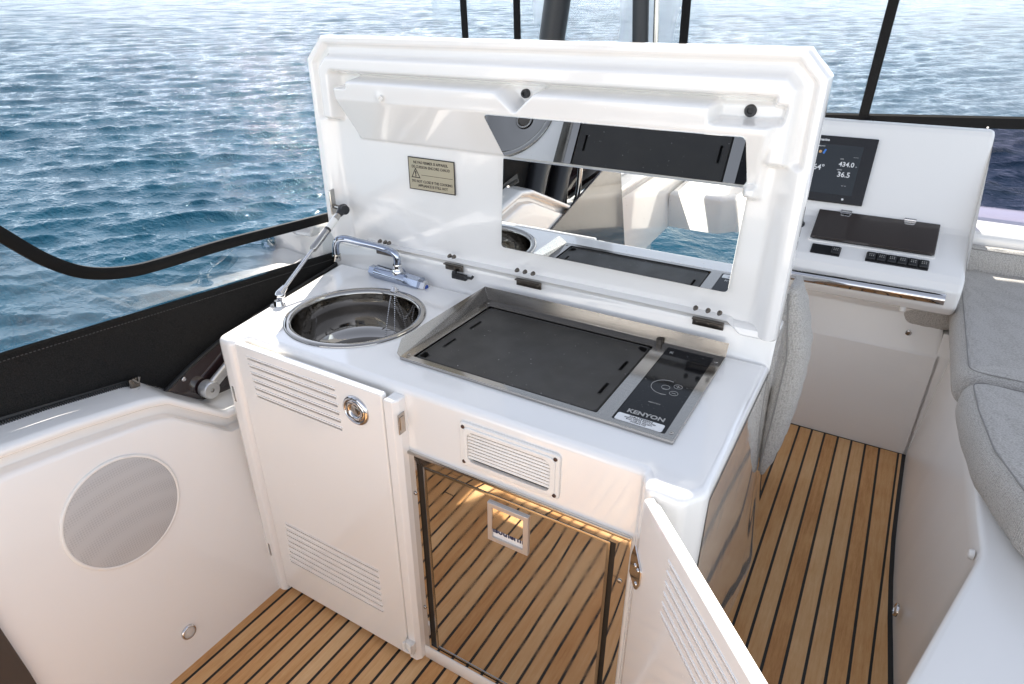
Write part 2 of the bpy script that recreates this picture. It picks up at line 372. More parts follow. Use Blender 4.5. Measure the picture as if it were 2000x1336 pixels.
# ------------------------------------------------------------------ teak deck
def deck():
    xs = [-1.065-.0388*k for k in range(1, -1, -1)]
    xs = [-1.104]+[-1.065+.0388*k for k in range(0, 19)]          # to about -.367
    n = round((.002-xs[-1])/.0405); step = (.002-xs[-1])/n
    xs += [xs[-1]+step*(k+1) for k in range(n)]
    xs += [.002+.0420*k for k in range(1, 5)]
    me = bpy.data.meshes.new('deck_floor'); bm = bmesh.new(); tl = bm.loops.layers.float.new('tone')
    def curve_x(y): return float(np.interp(y, [-1.2, .9, 1.165, 1.3, 1.51, 1.67, 1.86, 2.12], [.215, .212, .210, .212, .2155, .218, .221, .226]))
    def wall_x(y): return float(np.interp(y, [-1.2, .9, 1.19, 1.38, 1.52, 1.68, 1.87, 2.12], [.26, .258, .254, .243, .238, .236, .239, .245]))
    ys = np.arange(-.72, 2.131, .06); g = .0033
    def plank(fl, fr, y0, y1, tone):
        yy = [y0]+[y for y in ys if y0+.01 < y < y1-.01]+[y1]; prev = None
        for y in yy:
            a = bm.verts.new((fl(y), y, 0)); b = bm.verts.new((fr(y), y, 0))
            if prev:
                f = bm.faces.new((prev[0], prev[1], b, a)); f.material_index = 0
                for lp in f.loops: lp[tl] = tone
            prev = (a, b)
    for i in range(len(xs)-1):
        a, b = xs[i]+g, xs[i+1]-g
        y = -1.15+random.uniform(0, 1.2)*0
        cuts = [-.72, random.uniform(-.5, .3), 2.124]
        for y0, y1 in zip(cuts, cuts[1:]): plank(lambda y, a=a: a, lambda y, b=b: b, y0+.002, y1-.002, random.random())
    plank(lambda y: xs[-1]+g, lambda y: curve_x(y)-g, -.72, 2.124, .4)
    plank(lambda y: curve_x(y)+g*.8, lambda y: wall_x(y)-.009, -.72, 2.124, .7)
    v = [bm.verts.new(p) for p in ((-1.3, -.73, -.0015), (.6, -.73, -.0015), (.6, 2.3, -.0015), (-1.3, 2.3, -.0015))]
    f = bm.faces.new(v); f.material_index = 1
    bm.to_mesh(me); bm.free(); o = link('deck_floor', me, teak); me.materials.append(caulk); tag(o, kind='structure')
deck()
# ------------------------------------------------------------------ galley cabinet
CAB = empty('galley_cabinet', (-.65, .95, 0), 'white moulded outdoor galley cabinet with raised mirrored lid on teak deck', 'cabinet')
ZC = .703
outline = [(-1.205, 1.152), (-1.112, .699), (-1.069, .697), (-1.062, .735), (-.212, .735), (-.196, .703), (-.142, .700), (-.117, .735), (-.117, 1.152)]
outline = fillet(outline, [0, .018, .016, .006, .006, .018, .018, .034, 0], 6)
sink_c = (-.936, .919)
def cabinet():
    b = B().slab(outline, [circ(*sink_c, .1405, 64), rect(-.722, -.199, .818, 1.121)], 0, ZC, None, .0145, 6, back=False)
    for v in b.bm.verts:
        pass
    b.done('body', gel, CAB, 32)
    # raised rear ledge that carries the hinges
    prof = [(1.150, .700), (1.152, .706), (1.156, .745), (1.160, .760), (1.170, .766), (1.235, .766), (1.245, .756), (1.25, .70), (1.25, 0), (1.150, 0)]
    L = []
    for x in (-1.225, -1.217, -.125, -.117): L.append(x)
    bb = B(); rows = []
    for i, x in enumerate(L):
        e = .006 if i in (0, 3) else 0
        rows.append([bb.bm.verts.new((x, y+(e if y < 1.2 else -e), z-(e if z > .69 else 0))) for y, z in prof])
    for A, C in zip(rows, rows[1:]):
        for k in range(len(prof)): bb.bm.faces.new((A[k], A[(k+1) % len(prof)], C[(k+1) % len(prof)], C[k]))
    bb.bm.faces.new(rows[0][::-1]); bb.bm.faces.new(rows[-1]); bb.done('rear_ledge', gel, CAB, 40)
    # glossy side cheek that continues aft-forward to the deck with a bulged foot
    ys = np.linspace(.742, 1.80, 30); zs = np.linspace(0, 1, 14); X = np.zeros((14, 30)); Y = X.copy(); Z = X.copy()
    for i, s in enumerate(zs):
        for j, y in enumerate(ys):
            foot = np.interp(y, [.74, .8, 1.16, 1.39, 1.79], [-.112, -.108, -.097, -.084, -.136])
            topx = np.interp(y, [.74, 1.15, 1.3, 1.8], [-.1160, -.1160, -.122, -.150]); topz = np.interp(y, [.74, 1.14, 1.25, 1.35, 1.8], [.682, .684, .68, .42, .34])
            X[i, j] = foot+(topx-foot)*s**.8; Y[i, j] = y; Z[i, j] = topz*s
    grid_mesh('side_cheek', X, Y, Z, gel_gloss, CAB)
    B().slab(fillet([(-.9, 1.255), (-.136, 1.255), (-.125, 1.40), (-.152, 1.80), (-.9, 1.80)], [0, 0, .05, .03, 0]), [], 0, .345, None, .02).done('seat_plinth', gel, CAB)
    # toe strip
    B().box(-.66, -.20, .728, .736, .002, .040, bev=.002).done('toe_strip', gel, CAB)
    # seam of the access plate in the rounded front
    B().slab(rect(-1.0, -.806, .60, .6835, .012), [], .0, .0025, front(.735), .002).done('access_plate', gel, CAB)
    B().slab(circ(-.818, .673, .0028, 16), [], 0, .0006, front(.7322)).done('screw_hole', black, CAB)
    # mullion with strike plate
    B().slab(fillet([(-.679, .706), (-.660, .706), (-.652, .716), (-.652, .738), (-.679, .738)], [.002, .003, .003, 0, 0]), [], .012, .688, None, .004).done('mullion', gel, CAB)
    st = B().box(-.6515, -.6495, .709, .727, .619, .661, bev=.0008); st.box(-.6495, -.6480, .712, .722, .628, .655); st.done('strike_plate', steel, CAB)
cabinet()
# the two cupboard doors
def door(M, wd, ht, slots, name, label=None, t=.019):
    holes = [rect(x0, x1, z-.0024, z+.0024, .0022, 3) for x0, x1, z in slots]
    dm = B().slab(rect(0, wd, 0, ht, .006), holes, .006, t, M, .0035, 3)
    for x0, x1, z in slots: dm.slab(rect(x0-.002, x1+.002, z+.0030, z+.0062, .0015, 2), [], t-.0005, t+.0014, M, .0010, 2)      # pressed lip over each slot
    d = dm.done(name, gel, CAB, 30)
    if label: d['label'] = label
    B().slab(rect(.006, wd-.006, .006, ht-.006, .004), [], 0, .0058, M).done('backing', plastic, d)
    return d
sl = [(.045+i*.0012, .285+i*.0010, .656-i*.0174) for i in range(6)]
sl += [(.056-.0012*i, .337, .222-i*.0174) for i in range(8)]
DL = door(frame((-1.082, .726, .012), (1, 0, 0), (0, 0, 1)), .399, .682, sl, 'door', 'closed left door with louvres and round chrome lock')
Ld = Vector((-.003+.195, .482-.692, 0)).normalized()
slr = [(.091, .40, .658-.019*i) for i in range(6)]+[(.10, .40, .222-.0174*i) for i in range(8)]
DR = door(frame((-.181, .7047, .008), Ld, (0, 0, 1)), .45, .682, [(a, b, z-.008) for a, b, z in slr], 'door', 'right door swung open towards the viewer')
def lock():
    M = frame((-.748, .7072, .641), (1, 0, 0), (0, 0, 1))
    e = B().lathe([(.0305, 0), (.0305, .002), (.029, .0045), (.0255, .0055), (.0240, .0040), (.0235, .0010)], M, 48).done('lock', chrome, DL, 60)
    b = B().lathe([(.0230, .001), (.0230, .0040), (.0215, .0055), (.0160, .0060), (.0135, .0045), (.0125, .0015), (.0001, .0015)], M, 48); b.done('lock_knob', chrome, e, 60)
    wv = []
    for k in range(73):
        a = math.radians(k*5); rr = .0190+.0022*math.cos(a*5); wv.append(M @ Vector((rr*math.cos(a), rr*math.sin(a), .0058)))
    B().tube(wv[:-1], .0007, 6, closed=True).done('knob_groove', black, e)
    B().lathe([(.0105, .0016), (.0105, .0030), (.0070, .0042), (.0001, .0044)], M, 32).done('push_button', steel, e, 60)
lock()
for z in (.571, .127):
    b = B().tube([(-1.086, .7035, z-.020), (-1.086, .7035, z+.020)], .0042, 14)
    b.box(-1.097, -1.087, .698, .703, z-.019, z+.019); b.done('hinge', steel, DL)
B().slab(fillet([(-.014, .535), (.012, .520), (.024, .545), (.024, .572), (-.006, .600), (-.014, .57)], [.004, .012, .012, .006, .004, .004]), [], .0193, .0215, frame((-.181, .7047, 0), Ld, (0, 0, 1)), .001).done('hinge_leaf', chrome, DR)
for s, z in ((.004, .566), (.014, .566), (.012, .537)): screw('screw', frame(Vector((-.181, .7047, 0))+Ld*s+Vector((0, 0, z)), Ld, (0, 0, 1)) @ Matrix.Translation((0, 0, .0215)), .0036, DR, h=.0016)
# moulded stops at the foot
B().tube([(-1.106, .700, .024), (-1.106, .690, .024)], [.008, .0075], 20).lathe([(.0075, 0), (.0055, .003), (.0001, .003)], frame((-1.106, .690, .024), (1, 0, 0), (0, 0, 1)), 20).done('door_bumper', plastic, CAB)
cb = B(); cb.box(-.681, -.658, .694, .706, .040, .072, bev=.002); cb.box(-.681, -.675, .688, .694, .052, .076, bev=.001); cb.box(-.664, -.658, .688, .694, .052, .076, bev=.001); cb.box(-.681, -.658, .688, .694, .050, .055, bev=.001)
cb.done('magnet_catch', plastic, CAB)
# vent grille
def vent():
    M = front(.7348)
    v = B().slab(rect(-.534, -.343, .589, .679, .010), [rect(-.518, -.358, .602, .665, .014, 5)], 0, .0055, M, .003, 4).done('air_vent', plastic, CAB)
    B().slab(rect(-.526, -.350, .596, .672, .014, 5), [rect(-.5175, -.3585, .6025, .6645, .014, 5)], .0055, .0085, M, .002).done('vent_rim', plastic, v)
    s = B()
    for i in range(9):
        z = .608+i*.00665; s.box(-.5175, -.3585, .7285, .7345, z-.0002, z+.0044, Matrix.Translation((0, .7315, z)) @ Matrix.Rotation(R(-22), 4, 'X') @ Matrix.Translation((0, -.7315, -z)), bev=.0008)
    s.done('vent_slats', plastic, v)
    B().slab(rect(-.519, -.357, .601, .666), [], .0002, .0006, M).done('vent_backing', black, v)
    for x in (-.526, -.351):
        for z in (.598, .670): screw('screw', frame((x, .7292, z), (1, 0, 0), (0, 0, 1)), .0036, v, mat_brown)


mat_brown = mat('bronze_screw', (.10, .055, .04), .4, .5)
vent()
# ------------------------------------------------------------------ lid
XL, XR, ZT = -1.222, -.120, 1.240
def lid():
    nx, nz = 520, 250
    u = np.linspace(0, 1, nx); x = XL+(XR-XL)*u
    top = ZT-np.clip((XL+.047)-x, 0, 1)*.98-np.clip(x-(XR-.038), 0, 1)*1.05-.0*x
    bot = .774+0*x
    sstep = lambda a, b, t: (lambda q: q*q*(3-2*q))(np.clip((t-a)/(b-a), 0, 1))
    bot = .757+.017*sstep(-1.145, -1.12, x)-.022*sstep(-.212, -.178, x)
    bot = bot+.03*np.clip(1-(x-XL)/.03, 0, 1)**2+.006*np.clip(1-(XR-x)/.008, 0, 1)**2
    v = np.linspace(0, 1, nz)[:, None]; X = np.repeat(x[None], nz, 0); Z = bot+(top-bot)*v
    # distance inside the outline (top, sides, chamfers)
    c45 = .7071
    d = np.minimum(np.minimum(X-XL, XR-X), ZT-Z)
    d = np.minimum(d, ((X-XL)+(ZT-Z)-.047)*c45); d = np.minimum(d, ((XR-X)+(ZT-Z)-.040)*c45)
    PANEL = 1.168+.010*(1.02-Z)/.25
    rim = 1.145+0*X
    y = rim+(PANEL-1.145)*sstep(.012, .055, d)                      # plain rim sloping into the panel
    # stepped rim and raised gasket band round the upper part
    band = 1.145+.013*sstep(.011, .017, d)-.003*sstep(.022, .028, d)-.022*sstep(.031, .042, d)+.036*sstep(.064, .077, d)
    side = np.where(X > -.65, np.maximum(0, (XR-X)), np.maximum(0, X-XL))
    zb = np.where(X > -.65, 1.066, 1.068)
    wb = sstep(zb-.006, zb+.004, Z)
    y = y*(1-wb)+band*wb
    # hood with mirrored under-facet
    facet = np.clip((1.117-Z)/.091, 0, 1); hood = 1.109+.053*facet-.004*sstep(1.117, 1.15, Z)
    hx0 = -1.128+.020*np.clip((1.117-Z)/.09, 0, 1)
    hx1 = -.172-.020*np.clip((1.15-Z)/.12, 0, 1)
    htop = 1.160
    m = sstep(0, .012, X-hx0)*sstep(0, .013, hx1-X)*sstep(0, .012, htop-Z+.006)*sstep(-.001, .001, Z-1.0255)
    mr = sstep(0, .012, X+.224)*sstep(0, .013, hx1+.004-X)*sstep(0, .012, 1.15-Z)*sstep(0, .012, Z-1.000)   # right lobe runs lower
    cutl = sstep(0, .004, -1.079-X)*sstep(0, .006, Z-1.141)
    cutr = sstep(0, .010, X+.283)*sstep(0, .010, Z-1.128)
    vd = Z-1.118-np.abs(X+.652)*.85; cutm = sstep(0, .012, vd)
    m = m*(1-cutl)*(1-cutr)*(1-.85*cutm)
    y = np.where(m > 0, y*(1-m)+hood*m, y)
    mr = mr*(1-m)*(1-cutr); y = y*(1-mr)+1.138*mr
    rec = cutr*sstep(0, .006, 1.162-Z)*sstep(0, .010, hx1+.006-X)
    y = y*(1-rec)+1.158*rec
    y += .0015*np.sin(X*5)*np.sin(Z*7)
    # soft moulded boss on the left of the hood
    y -= .004*np.exp(-(((X+.985)/.010)**2+((Z-1.128)/.010)**2))
    # smooth the surface slightly
    for _ in range(2):
        y[1:-1] = (y[:-2]+2*y[1:-1]+y[2:])/4; y[:, 1:-1] = (y[:, :-2]+2*y[:, 1:-1]+y[:, 2:])/4
    o = grid_mesh('lid', X, y, Z, gel, CAB, None)
    me = o.data; bm = bmesh.new(); bm.from_mesh(me); bm.verts.ensure_lookup_table(); bm.faces.ensure_lookup_table()
    # all faces towards -Y already (u right, v up) -> normals -Y; add rounded edge, outer shell
    loop = [(0, j) for j in range(nx)]+[(i, nx-1) for i in range(1, nz)]+[(nz-1, j) for j in range(nx-2, -1, -1)]+[(i, 0) for i in range(nz-2, 0, -1)]
    base = [bm.verts[i*nx+j] for i, j in loop]; ox, oy, oz = -.65, .95, 0
    cur = base; cx, cz = (XL+XR)/2-ox, 1.0
    for k, (gr, yy) in enumerate(((.0018, 1.149), (.0035, 1.154), (.004, 1.175), (.001, 1.195), (-.008, 1.205))):
        nw = []
        for q in base:
            dx = q.co.x-cx; dz = q.co.z-cz; l = max(abs(dx)/.551, abs(dz)/.24)
            sx = math.copysign(1, dx) if abs(dx) > .50 else 0; sz = math.copysign(1, dz) if (dz > .17 or dz < -.2) else 0
            nw.append(bm.verts.new((q.co.x+sx*gr, max(yy-oy, q.co.y if k == 0 else -9), q.co.z+sz*gr)))
        n = len(base)
        for i in range(n): bm.faces.new((cur[(i+1) % n], cur[i], nw[i], nw[(i+1) % n]))
        cur = nw
    bm.faces.new(cur[::-1] if False else cur)
    bmesh.ops.recalc_face_normals(bm, faces=bm.faces[:])
    for f in bm.faces: f.smooth = True
    bm.to_mesh(me); bm.free()
    try: me.set_sharp_from_angle(angle=R(50))
    except Exception: pass
    o['label'] = 'raised white lid with moulded rim and hood'
    # mirrors
    a = R(23.7)
    Mu = frame((0, 1.1210, 1.1165), (1, 0, 0), (0, math.sin(a)*1.0, -math.cos(a)))      # local y runs down the facet
    Mu = frame((0, 1.1085, 1.1165), (1, 0, 0), Vector((0, -.053, .091)))
    um = fillet([(-.704, -.1045), (-.214, -.1045), (-.2190, -.004), (-.722, -.004)][::1], [.003, .003, .010, .010])
    B().slab(um, [], .0, .0022, Mu, .0006, 2).done('upper_mirror', mirror_m, o, None)
    tp = R(1.8)
    Ml = frame((0, 1.1615, 1.022), (1, 0, 0), Vector((0, -math.sin(tp), math.cos(tp))))
    lm = fillet([(-.716, -.197), (-.218, -.200), (-.211, -.0008), (-.706, -.0008)], [.010, .010, .002, .002])
    B().slab(lm, [], .0, .0022, Ml, .0006, 2).done('lower_mirror', mirror_m, o, None)
    # brass warning label
    st = B().slab(rect(-.966, -.836, .924, .998), [], 0, .0006, front(1.1675)).done('warning_label', dark_ink, o)
    B().slab(rect(-.9635, -.8385, .9262, .9958), [], .0006, .0009, front(1.1675)).done('label_plate', sticker_m, st)
    F = lambda x, z: frame((x, 1.1664, z), (1, 0, 0), (0, 0, 1))
    joined_text('label_print', [('NE PAS FERMER SI APPAREIL', .0085, F(-.902, .9865), 'CENTER', .92, .0001), ('DE CUISSON ENCORE CHAUD', .0085, F(-.902, .9765), 'CENTER', .92, .0001),
                                ('DO NOT CLOSE IF THE COOKING', .0082, F(-.900, .9440), 'CENTER', .90, .0001), ('APPLIANCE IS STILL HOT', .0082, F(-.898, .9345), 'CENTER', .92, .0001),
                                ('!', .017, F(-.9450, .9600), 'CENTER', 1, .0006)], dark_ink, st)
    tri = [(-.958, .9515), (-.932, .9515), (-.945, .9745)]; tin = [(-.9550, .9534), (-.9350, .9534), (-.945, .9708)]
    B().slab(tri, [tin], .0009, .0012, front(1.1675)).slab([(-.929, .9588), (-.842, .9588), (-.842, .9596), (-.929, .9596)], [], .0009, .0012, front(1.1675)).done('warning_triangle', dark_ink, st)
    # screws / buffers in the hood
    for x, y, z, r in ((-.652, 1.156, 1.150, .0085), (-.228, 1.158, 1.147, .0100)):
        B().lathe([(r, -.004), (r, .004), (r*.85, .007), (r*.5, .007), (r*.42, .003), (.0001, .003)], frame((x, y, z), (1, 0, 0), (0, 0, 1)), 28).done('rubber_buffer', rubber, o, 60)
    B().lathe([(.0062, -.002), (.0055, .0015), (.0025, .0015), (.002, -.001), (.0001, -.001)], frame((-.975, 1.101, 1.127), (1, 0, 0), (0, 0, 1)), 18).done('plugged_screw', plastic, o, 60)
    # hinge leaves (dark steel) and dome nuts above them
    for x0, x1, nuts in ((-.668, -.606, (-.668, -.648, -.628)), (-.272, -.212, (-.270, -.246, -.224)), (-1.075, -1.025, (-1.062, -1.045, -1.033)), (-.862, -.812, (-.850, -.838))):
        h = B().box(x0, x1, 1.1505, 1.1540, .750, .7655, bev=.001); h.box(x0, x1, 1.143, 1.153, .7640, .7665); h.done('hinge', dark_steel, o)
        for xn in (x0+.008, x1-.008, (x0+x1)/2): screw('screw', frame((xn, 1.1505, .7575), (1, 0, 0), (0, 0, 1)), .0026, o, dark_steel, .0012)
        for xn in nuts: B().lathe([(.0048, 0), (.0048, .003), (.0040, .0045), (.0032, .0085), (.0012, .0105), (.0001, .0108)], frame((xn, 1.1565, .7835), (1, 0, 0), (0, 0, 1)), 18).done('dome_nut', dark_steel, o, 60)
    return o
LID = lid()
# rubber edge latch on the ledge
b = B(); b.box(-.840, -.800, 1.1430, 1.153, .733, .747, bev=.002); b.tube([(-.835, 1.143, .749), (-.826, 1.143, .751)], .004, 12); b.tube([(-.803, 1.146, .742), (-.783, 1.143, .744)], [.0035, .0030], 10); b.tube([(-.783, 1.143, .744), (-.779, 1.143, .750)], .003, 10)
b.done('lid_latch', black, CAB)
# gas strut
def strut():
    a = Vector((-1.118, .872, .728)); c = Vector((-1.150, 1.128, .858)); d = (c-a).normalized(); mid = a+(c-a)*.50
    s = B().tube([a+d*.015, mid+d*.02], .0042, 14).done('gas_strut', chrome, CAB, 50)
    B().tube([mid, mid+d*.004, c-d*.050, c-d*.035, c-d*.018], [.0055, .0085, .0085, .0080, .0065], 18).done('strut_cylinder', steel, s, 50)
    B().tube([mid+d*.070, mid+d*.105], .0087, 18, cap=False).done('strut_label', plastic, s, 50)
    B().tube([mid+d*.066, mid+d*.072], .0089, 18).done('strut_band', black, s, 50)
    e = B().tube([c-d*.022, c-d*.010, c+d*.004, c+d*.012], [.0075, .0105, .0115, .007], 16); e.tube([c+Vector((-.008, .004, 0)), c+Vector((.012, -.004, 0))], [.010, .0115], 18); e.done('strut_eye', black, s, 50)
    B().tube([c+Vector((-.045, .010, 0)), c+Vector((-.008, .003, 0))], .006, 14).done('ball_stud', steel, s, 50)
    k = B().box(-.002, .002, -.022, .022, -.030, .030, Matrix.Translation((-1.196, 1.146, .868)) @ Matrix.Rotation(R(25), 4, 'Z'), bev=.001); k.done('lid_bracket', steel, s, 40)
    f = B().slab(circ(0, 0, .017, 24), [], 0, .003, Matrix.Translation((-1.121, .868, ZC)), .001); f.tube([(-1.118, .868, ZC+.003), (-1.118, .868, ZC+.014)], [.0115, .0085], 20)
    f.lathe([(.0001, -.0115), (.006, -.010), (.0105, -.004), (.0115, 0), (.0105, .004), (.006, .010), (.0001, .0115)], Matrix.Translation(a+d*.004-Vector((0, 0, .002))), 20)
    f.tube([a+d*.006, a+d*.026], [.0095, .006], 16); f.done('ball_foot', chrome, s, 50)
strut()
# ------------------------------------------------------------------ sink
SK = empty('round_sink', (sink_c[0], sink_c[1], ZC), 'round polished steel sink set in the left of the white counter', 'sink')
Ms = Matrix.Translation((sink_c[0], sink_c[1], ZC))
B().lathe([(.152, .0004), (.1515, .0030), (.148, .0048), (.143, .0050), (.1375, .0038), (.1345, .0010), (.1335, -.006), (.1325, -.040), (.1300, -.082), (.122, -.100), (.104, -.1095), (.060, -.1135), (.030, -.1155), (.022, -.117)], Ms, 96).done('bowl', sink_m, SK, 60)
dr = B().lathe([(.026, -.1140), (.025, -.1125), (.021, -.1120), (.0185, -.1145), (.0170, -.118)], Ms @ Matrix.Translation((-.004, -.002, 0)), 40).done('drain', steel, SK, 60)
B().lathe([(.017, -.1165), (.009, -.1175), (.0001, -.1180)], Ms @ Matrix.Translation((-.004, -.002, 0)), 24).done('drain_strainer', dark_steel, dr, 60)
pts = smooth_path([(-.944, 1.062, ZC+.009), (-.941, 1.057, ZC+.006), (-.938, 1.050, ZC-.010), (-.934, 1.040, ZC-.050), (-.932, 1.030, ZC-.090), (-.936, 1.005, ZC-.106)], 14)
def chain(pts, name, r=.0021, gap=.0047):
    acc = 0; last = Vector(pts[0]); out = [last]
    for p in pts[1:]:
        p = Vector(p)
        while (p-last).length >= gap: last = last+(p-last).normalized()*gap; out.append(last)
    c = B()
    for q in out: bmesh.ops.create_icosphere(c.bm, subdivisions=2, radius=r, matrix=Matrix.Translation(q))
    c.tube(pts, .0005, 5); return c.done(name, chrome, SK, 60)
chain(pts, 'plug_chain')
chain(smooth_path([(-.950, 1.064, ZC+.008), (-.951, 1.050, ZC-.012), (-.949, 1.030, ZC-.060), (-.944, 1.010, ZC-.104)], 12), 'plug_chain')
B().lathe([(.010, -.002), (.010, .001), (.006, .003), (.004, .009), (.0001, .010)], Matrix.Translation((-.947, 1.062, ZC+.0055)), 20).done('chain_stay', chrome, SK, 60)
# ------------------------------------------------------------------ tap
TP = empty('folding_tap', (-.990, 1.145, .715), 'chrome folding mixer tap with swan neck beside the round sink', 'tap')
yb = 1.122
hb = B()
hb.tube([(-1.070, yb, .716), (-1.048, yb, .714)], [.0145, .0150], 6); hb.tube([(-1.050, yb, .716), (-.955, yb, .711)], .0178, 28); hb.tube([(-.957, yb, .711), (-.915, yb, .709)], .0190, 8)
hb.tube([(-1.0, yb, .712), (-1.0, 1.154, .712)], .014, 20)
hb.done('mixer_body', tap_m, TP, 35)
B().tube([(-.9155, yb, .706), (-.8985, yb, .7055)], .0148, 6).done('lever_end', chrome, TP, 30)
B().lathe([(.0062, .0002), (.0055, .0012), (.0001, .0014)], frame((-.8985, yb, .7055), (0, 1, 0), (0, 0, 1)), 20).done('temperature_dot', mat('blue_dot', (.01, .06, .35), .3), TP)
sp = smooth_path([(-.985, yb, .715), (-.985, yb, .742), (-.984, yb, .762), (-.992, yb-.002, .776), (-1.020, yb-.008, .785), (-1.075, yb-.030, .797), (-1.106, yb-.042, .803), (-1.124, yb-.048, .798), (-1.132, yb-.050, .780), (-1.133, yb-.050, .758)], 8)
B().tube(sp, .0086, 22).done('spout', tap_m, TP, 60)
B().lathe([(.0145, 0), (.0145, .006), (.0125, .012), (.0105, .016), (.0115, .020), (.0100, .026)], Matrix.Translation((-.985, yb, .722)), 28).done('swivel_collar', chrome, TP, 60)
B().lathe([(.0098, .004), (.0104, 0), (.0104, -.012), (.0085, -.014), (.007, -.013)], Matrix.Translation((-1.133, yb-.050, .758)), 24, capb=True).done('aerator', steel, TP, 60)
# ------------------------------------------------------------------ electric grill
GR = empty('electric_grill', (-.46, .97, ZC), 'black flat plate electric grill in brushed steel tray on the counter', 'grill')
fr = B(); zt = ZC+.006
fr.slab(rect(-.7275, -.1945, .8125, 1.1275, .003), [rect(-.7065, -.3275, .8275, 1.0990, .004), rect(-.3015, -.2125, .8265, 1.1120, .003)], ZC+.0006, zt, None, .0015, 3)
fr.done('tray_frame', steel, GR, 30)
wl = B()
wl.raw([(-.7265, 1.1265, zt-.001), (-.7265, .8130, zt-.001), (-.7330, .8130, zt+.006), (-.7390, .836, zt+.026), (-.7400, 1.1325, zt+.028)], [(0, 1, 2, 3, 4)])
wl.raw([(-.7265, 1.1265, zt-.001), (-.1945, 1.1265, zt-.001), (-.1935, 1.1330, zt+.027), (-.7400, 1.1330, zt+.028)], [(1, 0, 3, 2)])
bmesh.ops.solidify(wl.bm, geom=wl.bm.faces[:], thickness=.0014)
wl.done('splash_wall', steel, GR, 30)
B().box(-.708, -.326, .826, 1.100, ZC-.045, ZC-.010).done('drip_tray', gasket, GR)
sl4 = [(-.6815, 1.006), (-.6815, .912), (-.3500, 1.001), (-.3500, .908)]
holes = [rect(x-.0038, x+.0038, y-.021, y+.021, .0035, 3) for x, y in sl4]+[fillet([(-.7015, .8355), (-.683, .8355), (-.683, .850), (-.694, .858), (-.7015, .858)], .004, 3), fillet([(-.3325, 1.0945), (-.352, 1.0945), (-.352, 1.080), (-.341, 1.071), (-.3325, 1.071)], .004, 3)]
gp = B().slab(rect(-.7045, -.3300, .8300, 1.0965, .012), holes, ZC-.010, ZC+.0035, None, .002, 3).done('griddle_plate', plate_m, GR, 30)
rl = B()
for h in holes:
    c = [Vector((x, y, ZC+.0035)) for x, y in h]; rl.tube(c, .0010, 6, closed=True)
for h in (rect(-.7015, -.3330, .8330, 1.0935, .010),): rl.tube([Vector((x, y, ZC+.0034)) for x, y in h], .0016, 6, closed=True)
rl.done('raised_edges', plate_m, gp)
B().slab(rect(-.3010, -.2130, .8270, 1.1115, .002), [], ZC-.002, zt-.0012, None).done('control_panel', bglass, GR)
G = lambda x, y, a=0: frame((x, y, zt-.0008), (math.cos(a), math.sin(a), 0), (-math.sin(a), math.cos(a), 0))
ck = B(); zz = zt-.0008
def arc(cx, cy, r, a0, a1, n=30): return [Vector((cx+r*math.cos(R(a0+(a1-a0)*k/n)), cy+r*math.sin(R(a0+(a1-a0)*k/n)), zz)) for k in range(n+1)]
ck.tube(arc(-.257, .964, .0250, 75, 290, 40), .0005, 6)
ck.tube(arc(-.257, .964, .0072, 0, 359, 24)[:-1], .0004, 6, closed=True)
for cy in (.976, .951):
    ck.tube(arc(-.2385, cy, .0072, 0, 359, 24)[:-1], .0004, 6, closed=True); ck.tube([(-.2420, cy, zz), (-.2350, cy, zz)], .0005, 5)
ck.tube([(-.2385, .9725, zz), (-.2385, .9795, zz)], .0005, 5)
ck.done('touch_symbols', grey_ink, GR)
text('brand_print', 'KENYON', .0150, G(-.2560, .8625, R(1)), grey_ink, GR, bold=.0004, sx=1.02)
text('panel_print', 'K', .012, G(-.289, 1.094), grey_ink, GR)
text('panel_print', 'ON', .0045, G(-.257, .957), grey_ink, GR)
text('panel_print', 'KENYON', .0038, G(-.257, .905), grey_ink, GR, sx=1.3)
lb = B().slab(rect(-.2980, -.2190, .8285, .8500, .004), [], zt-.0010, zt-.0004, None).done('caution_label', white_ink, GR)
joined_text('caution_print', [('CAUTION', .0058, G(-.2585, .8462, 0) @ Matrix.Translation((0, 0, .0006)), 'CENTER', 1.5, .0001), ('CLEAN GREASE TRAY AFTER', .0036, G(-.2585, .8415) @ Matrix.Translation((0, 0, .0006)), 'CENTER', 1.15, 0),
    ('EACH USE TO PREVENT', .0036, G(-.2585, .8370) @ Matrix.Translation((0, 0, .0006)), 'CENTER', 1.15, 0), ('POSSIBLE FIRE', .0036, G(-.2585, .8326) @ Matrix.Translation((0, 0, .0006)), 'CENTER', 1.15, 0)], dark_ink, lb)
for x, y in ((-.7175, .829), (-.7175, 1.112), (-.205, 1.098), (-.2045, .834)): screw('screw', Matrix.Translation((x, y, zt)), .0036, GR, steel, .0012)
B().lathe([(.0062, 0), (.0062, .010), (.0001, .010)], Matrix.Translation((-.3225, 1.1190, zt)), 16).done('plug', dark_steel, GR)
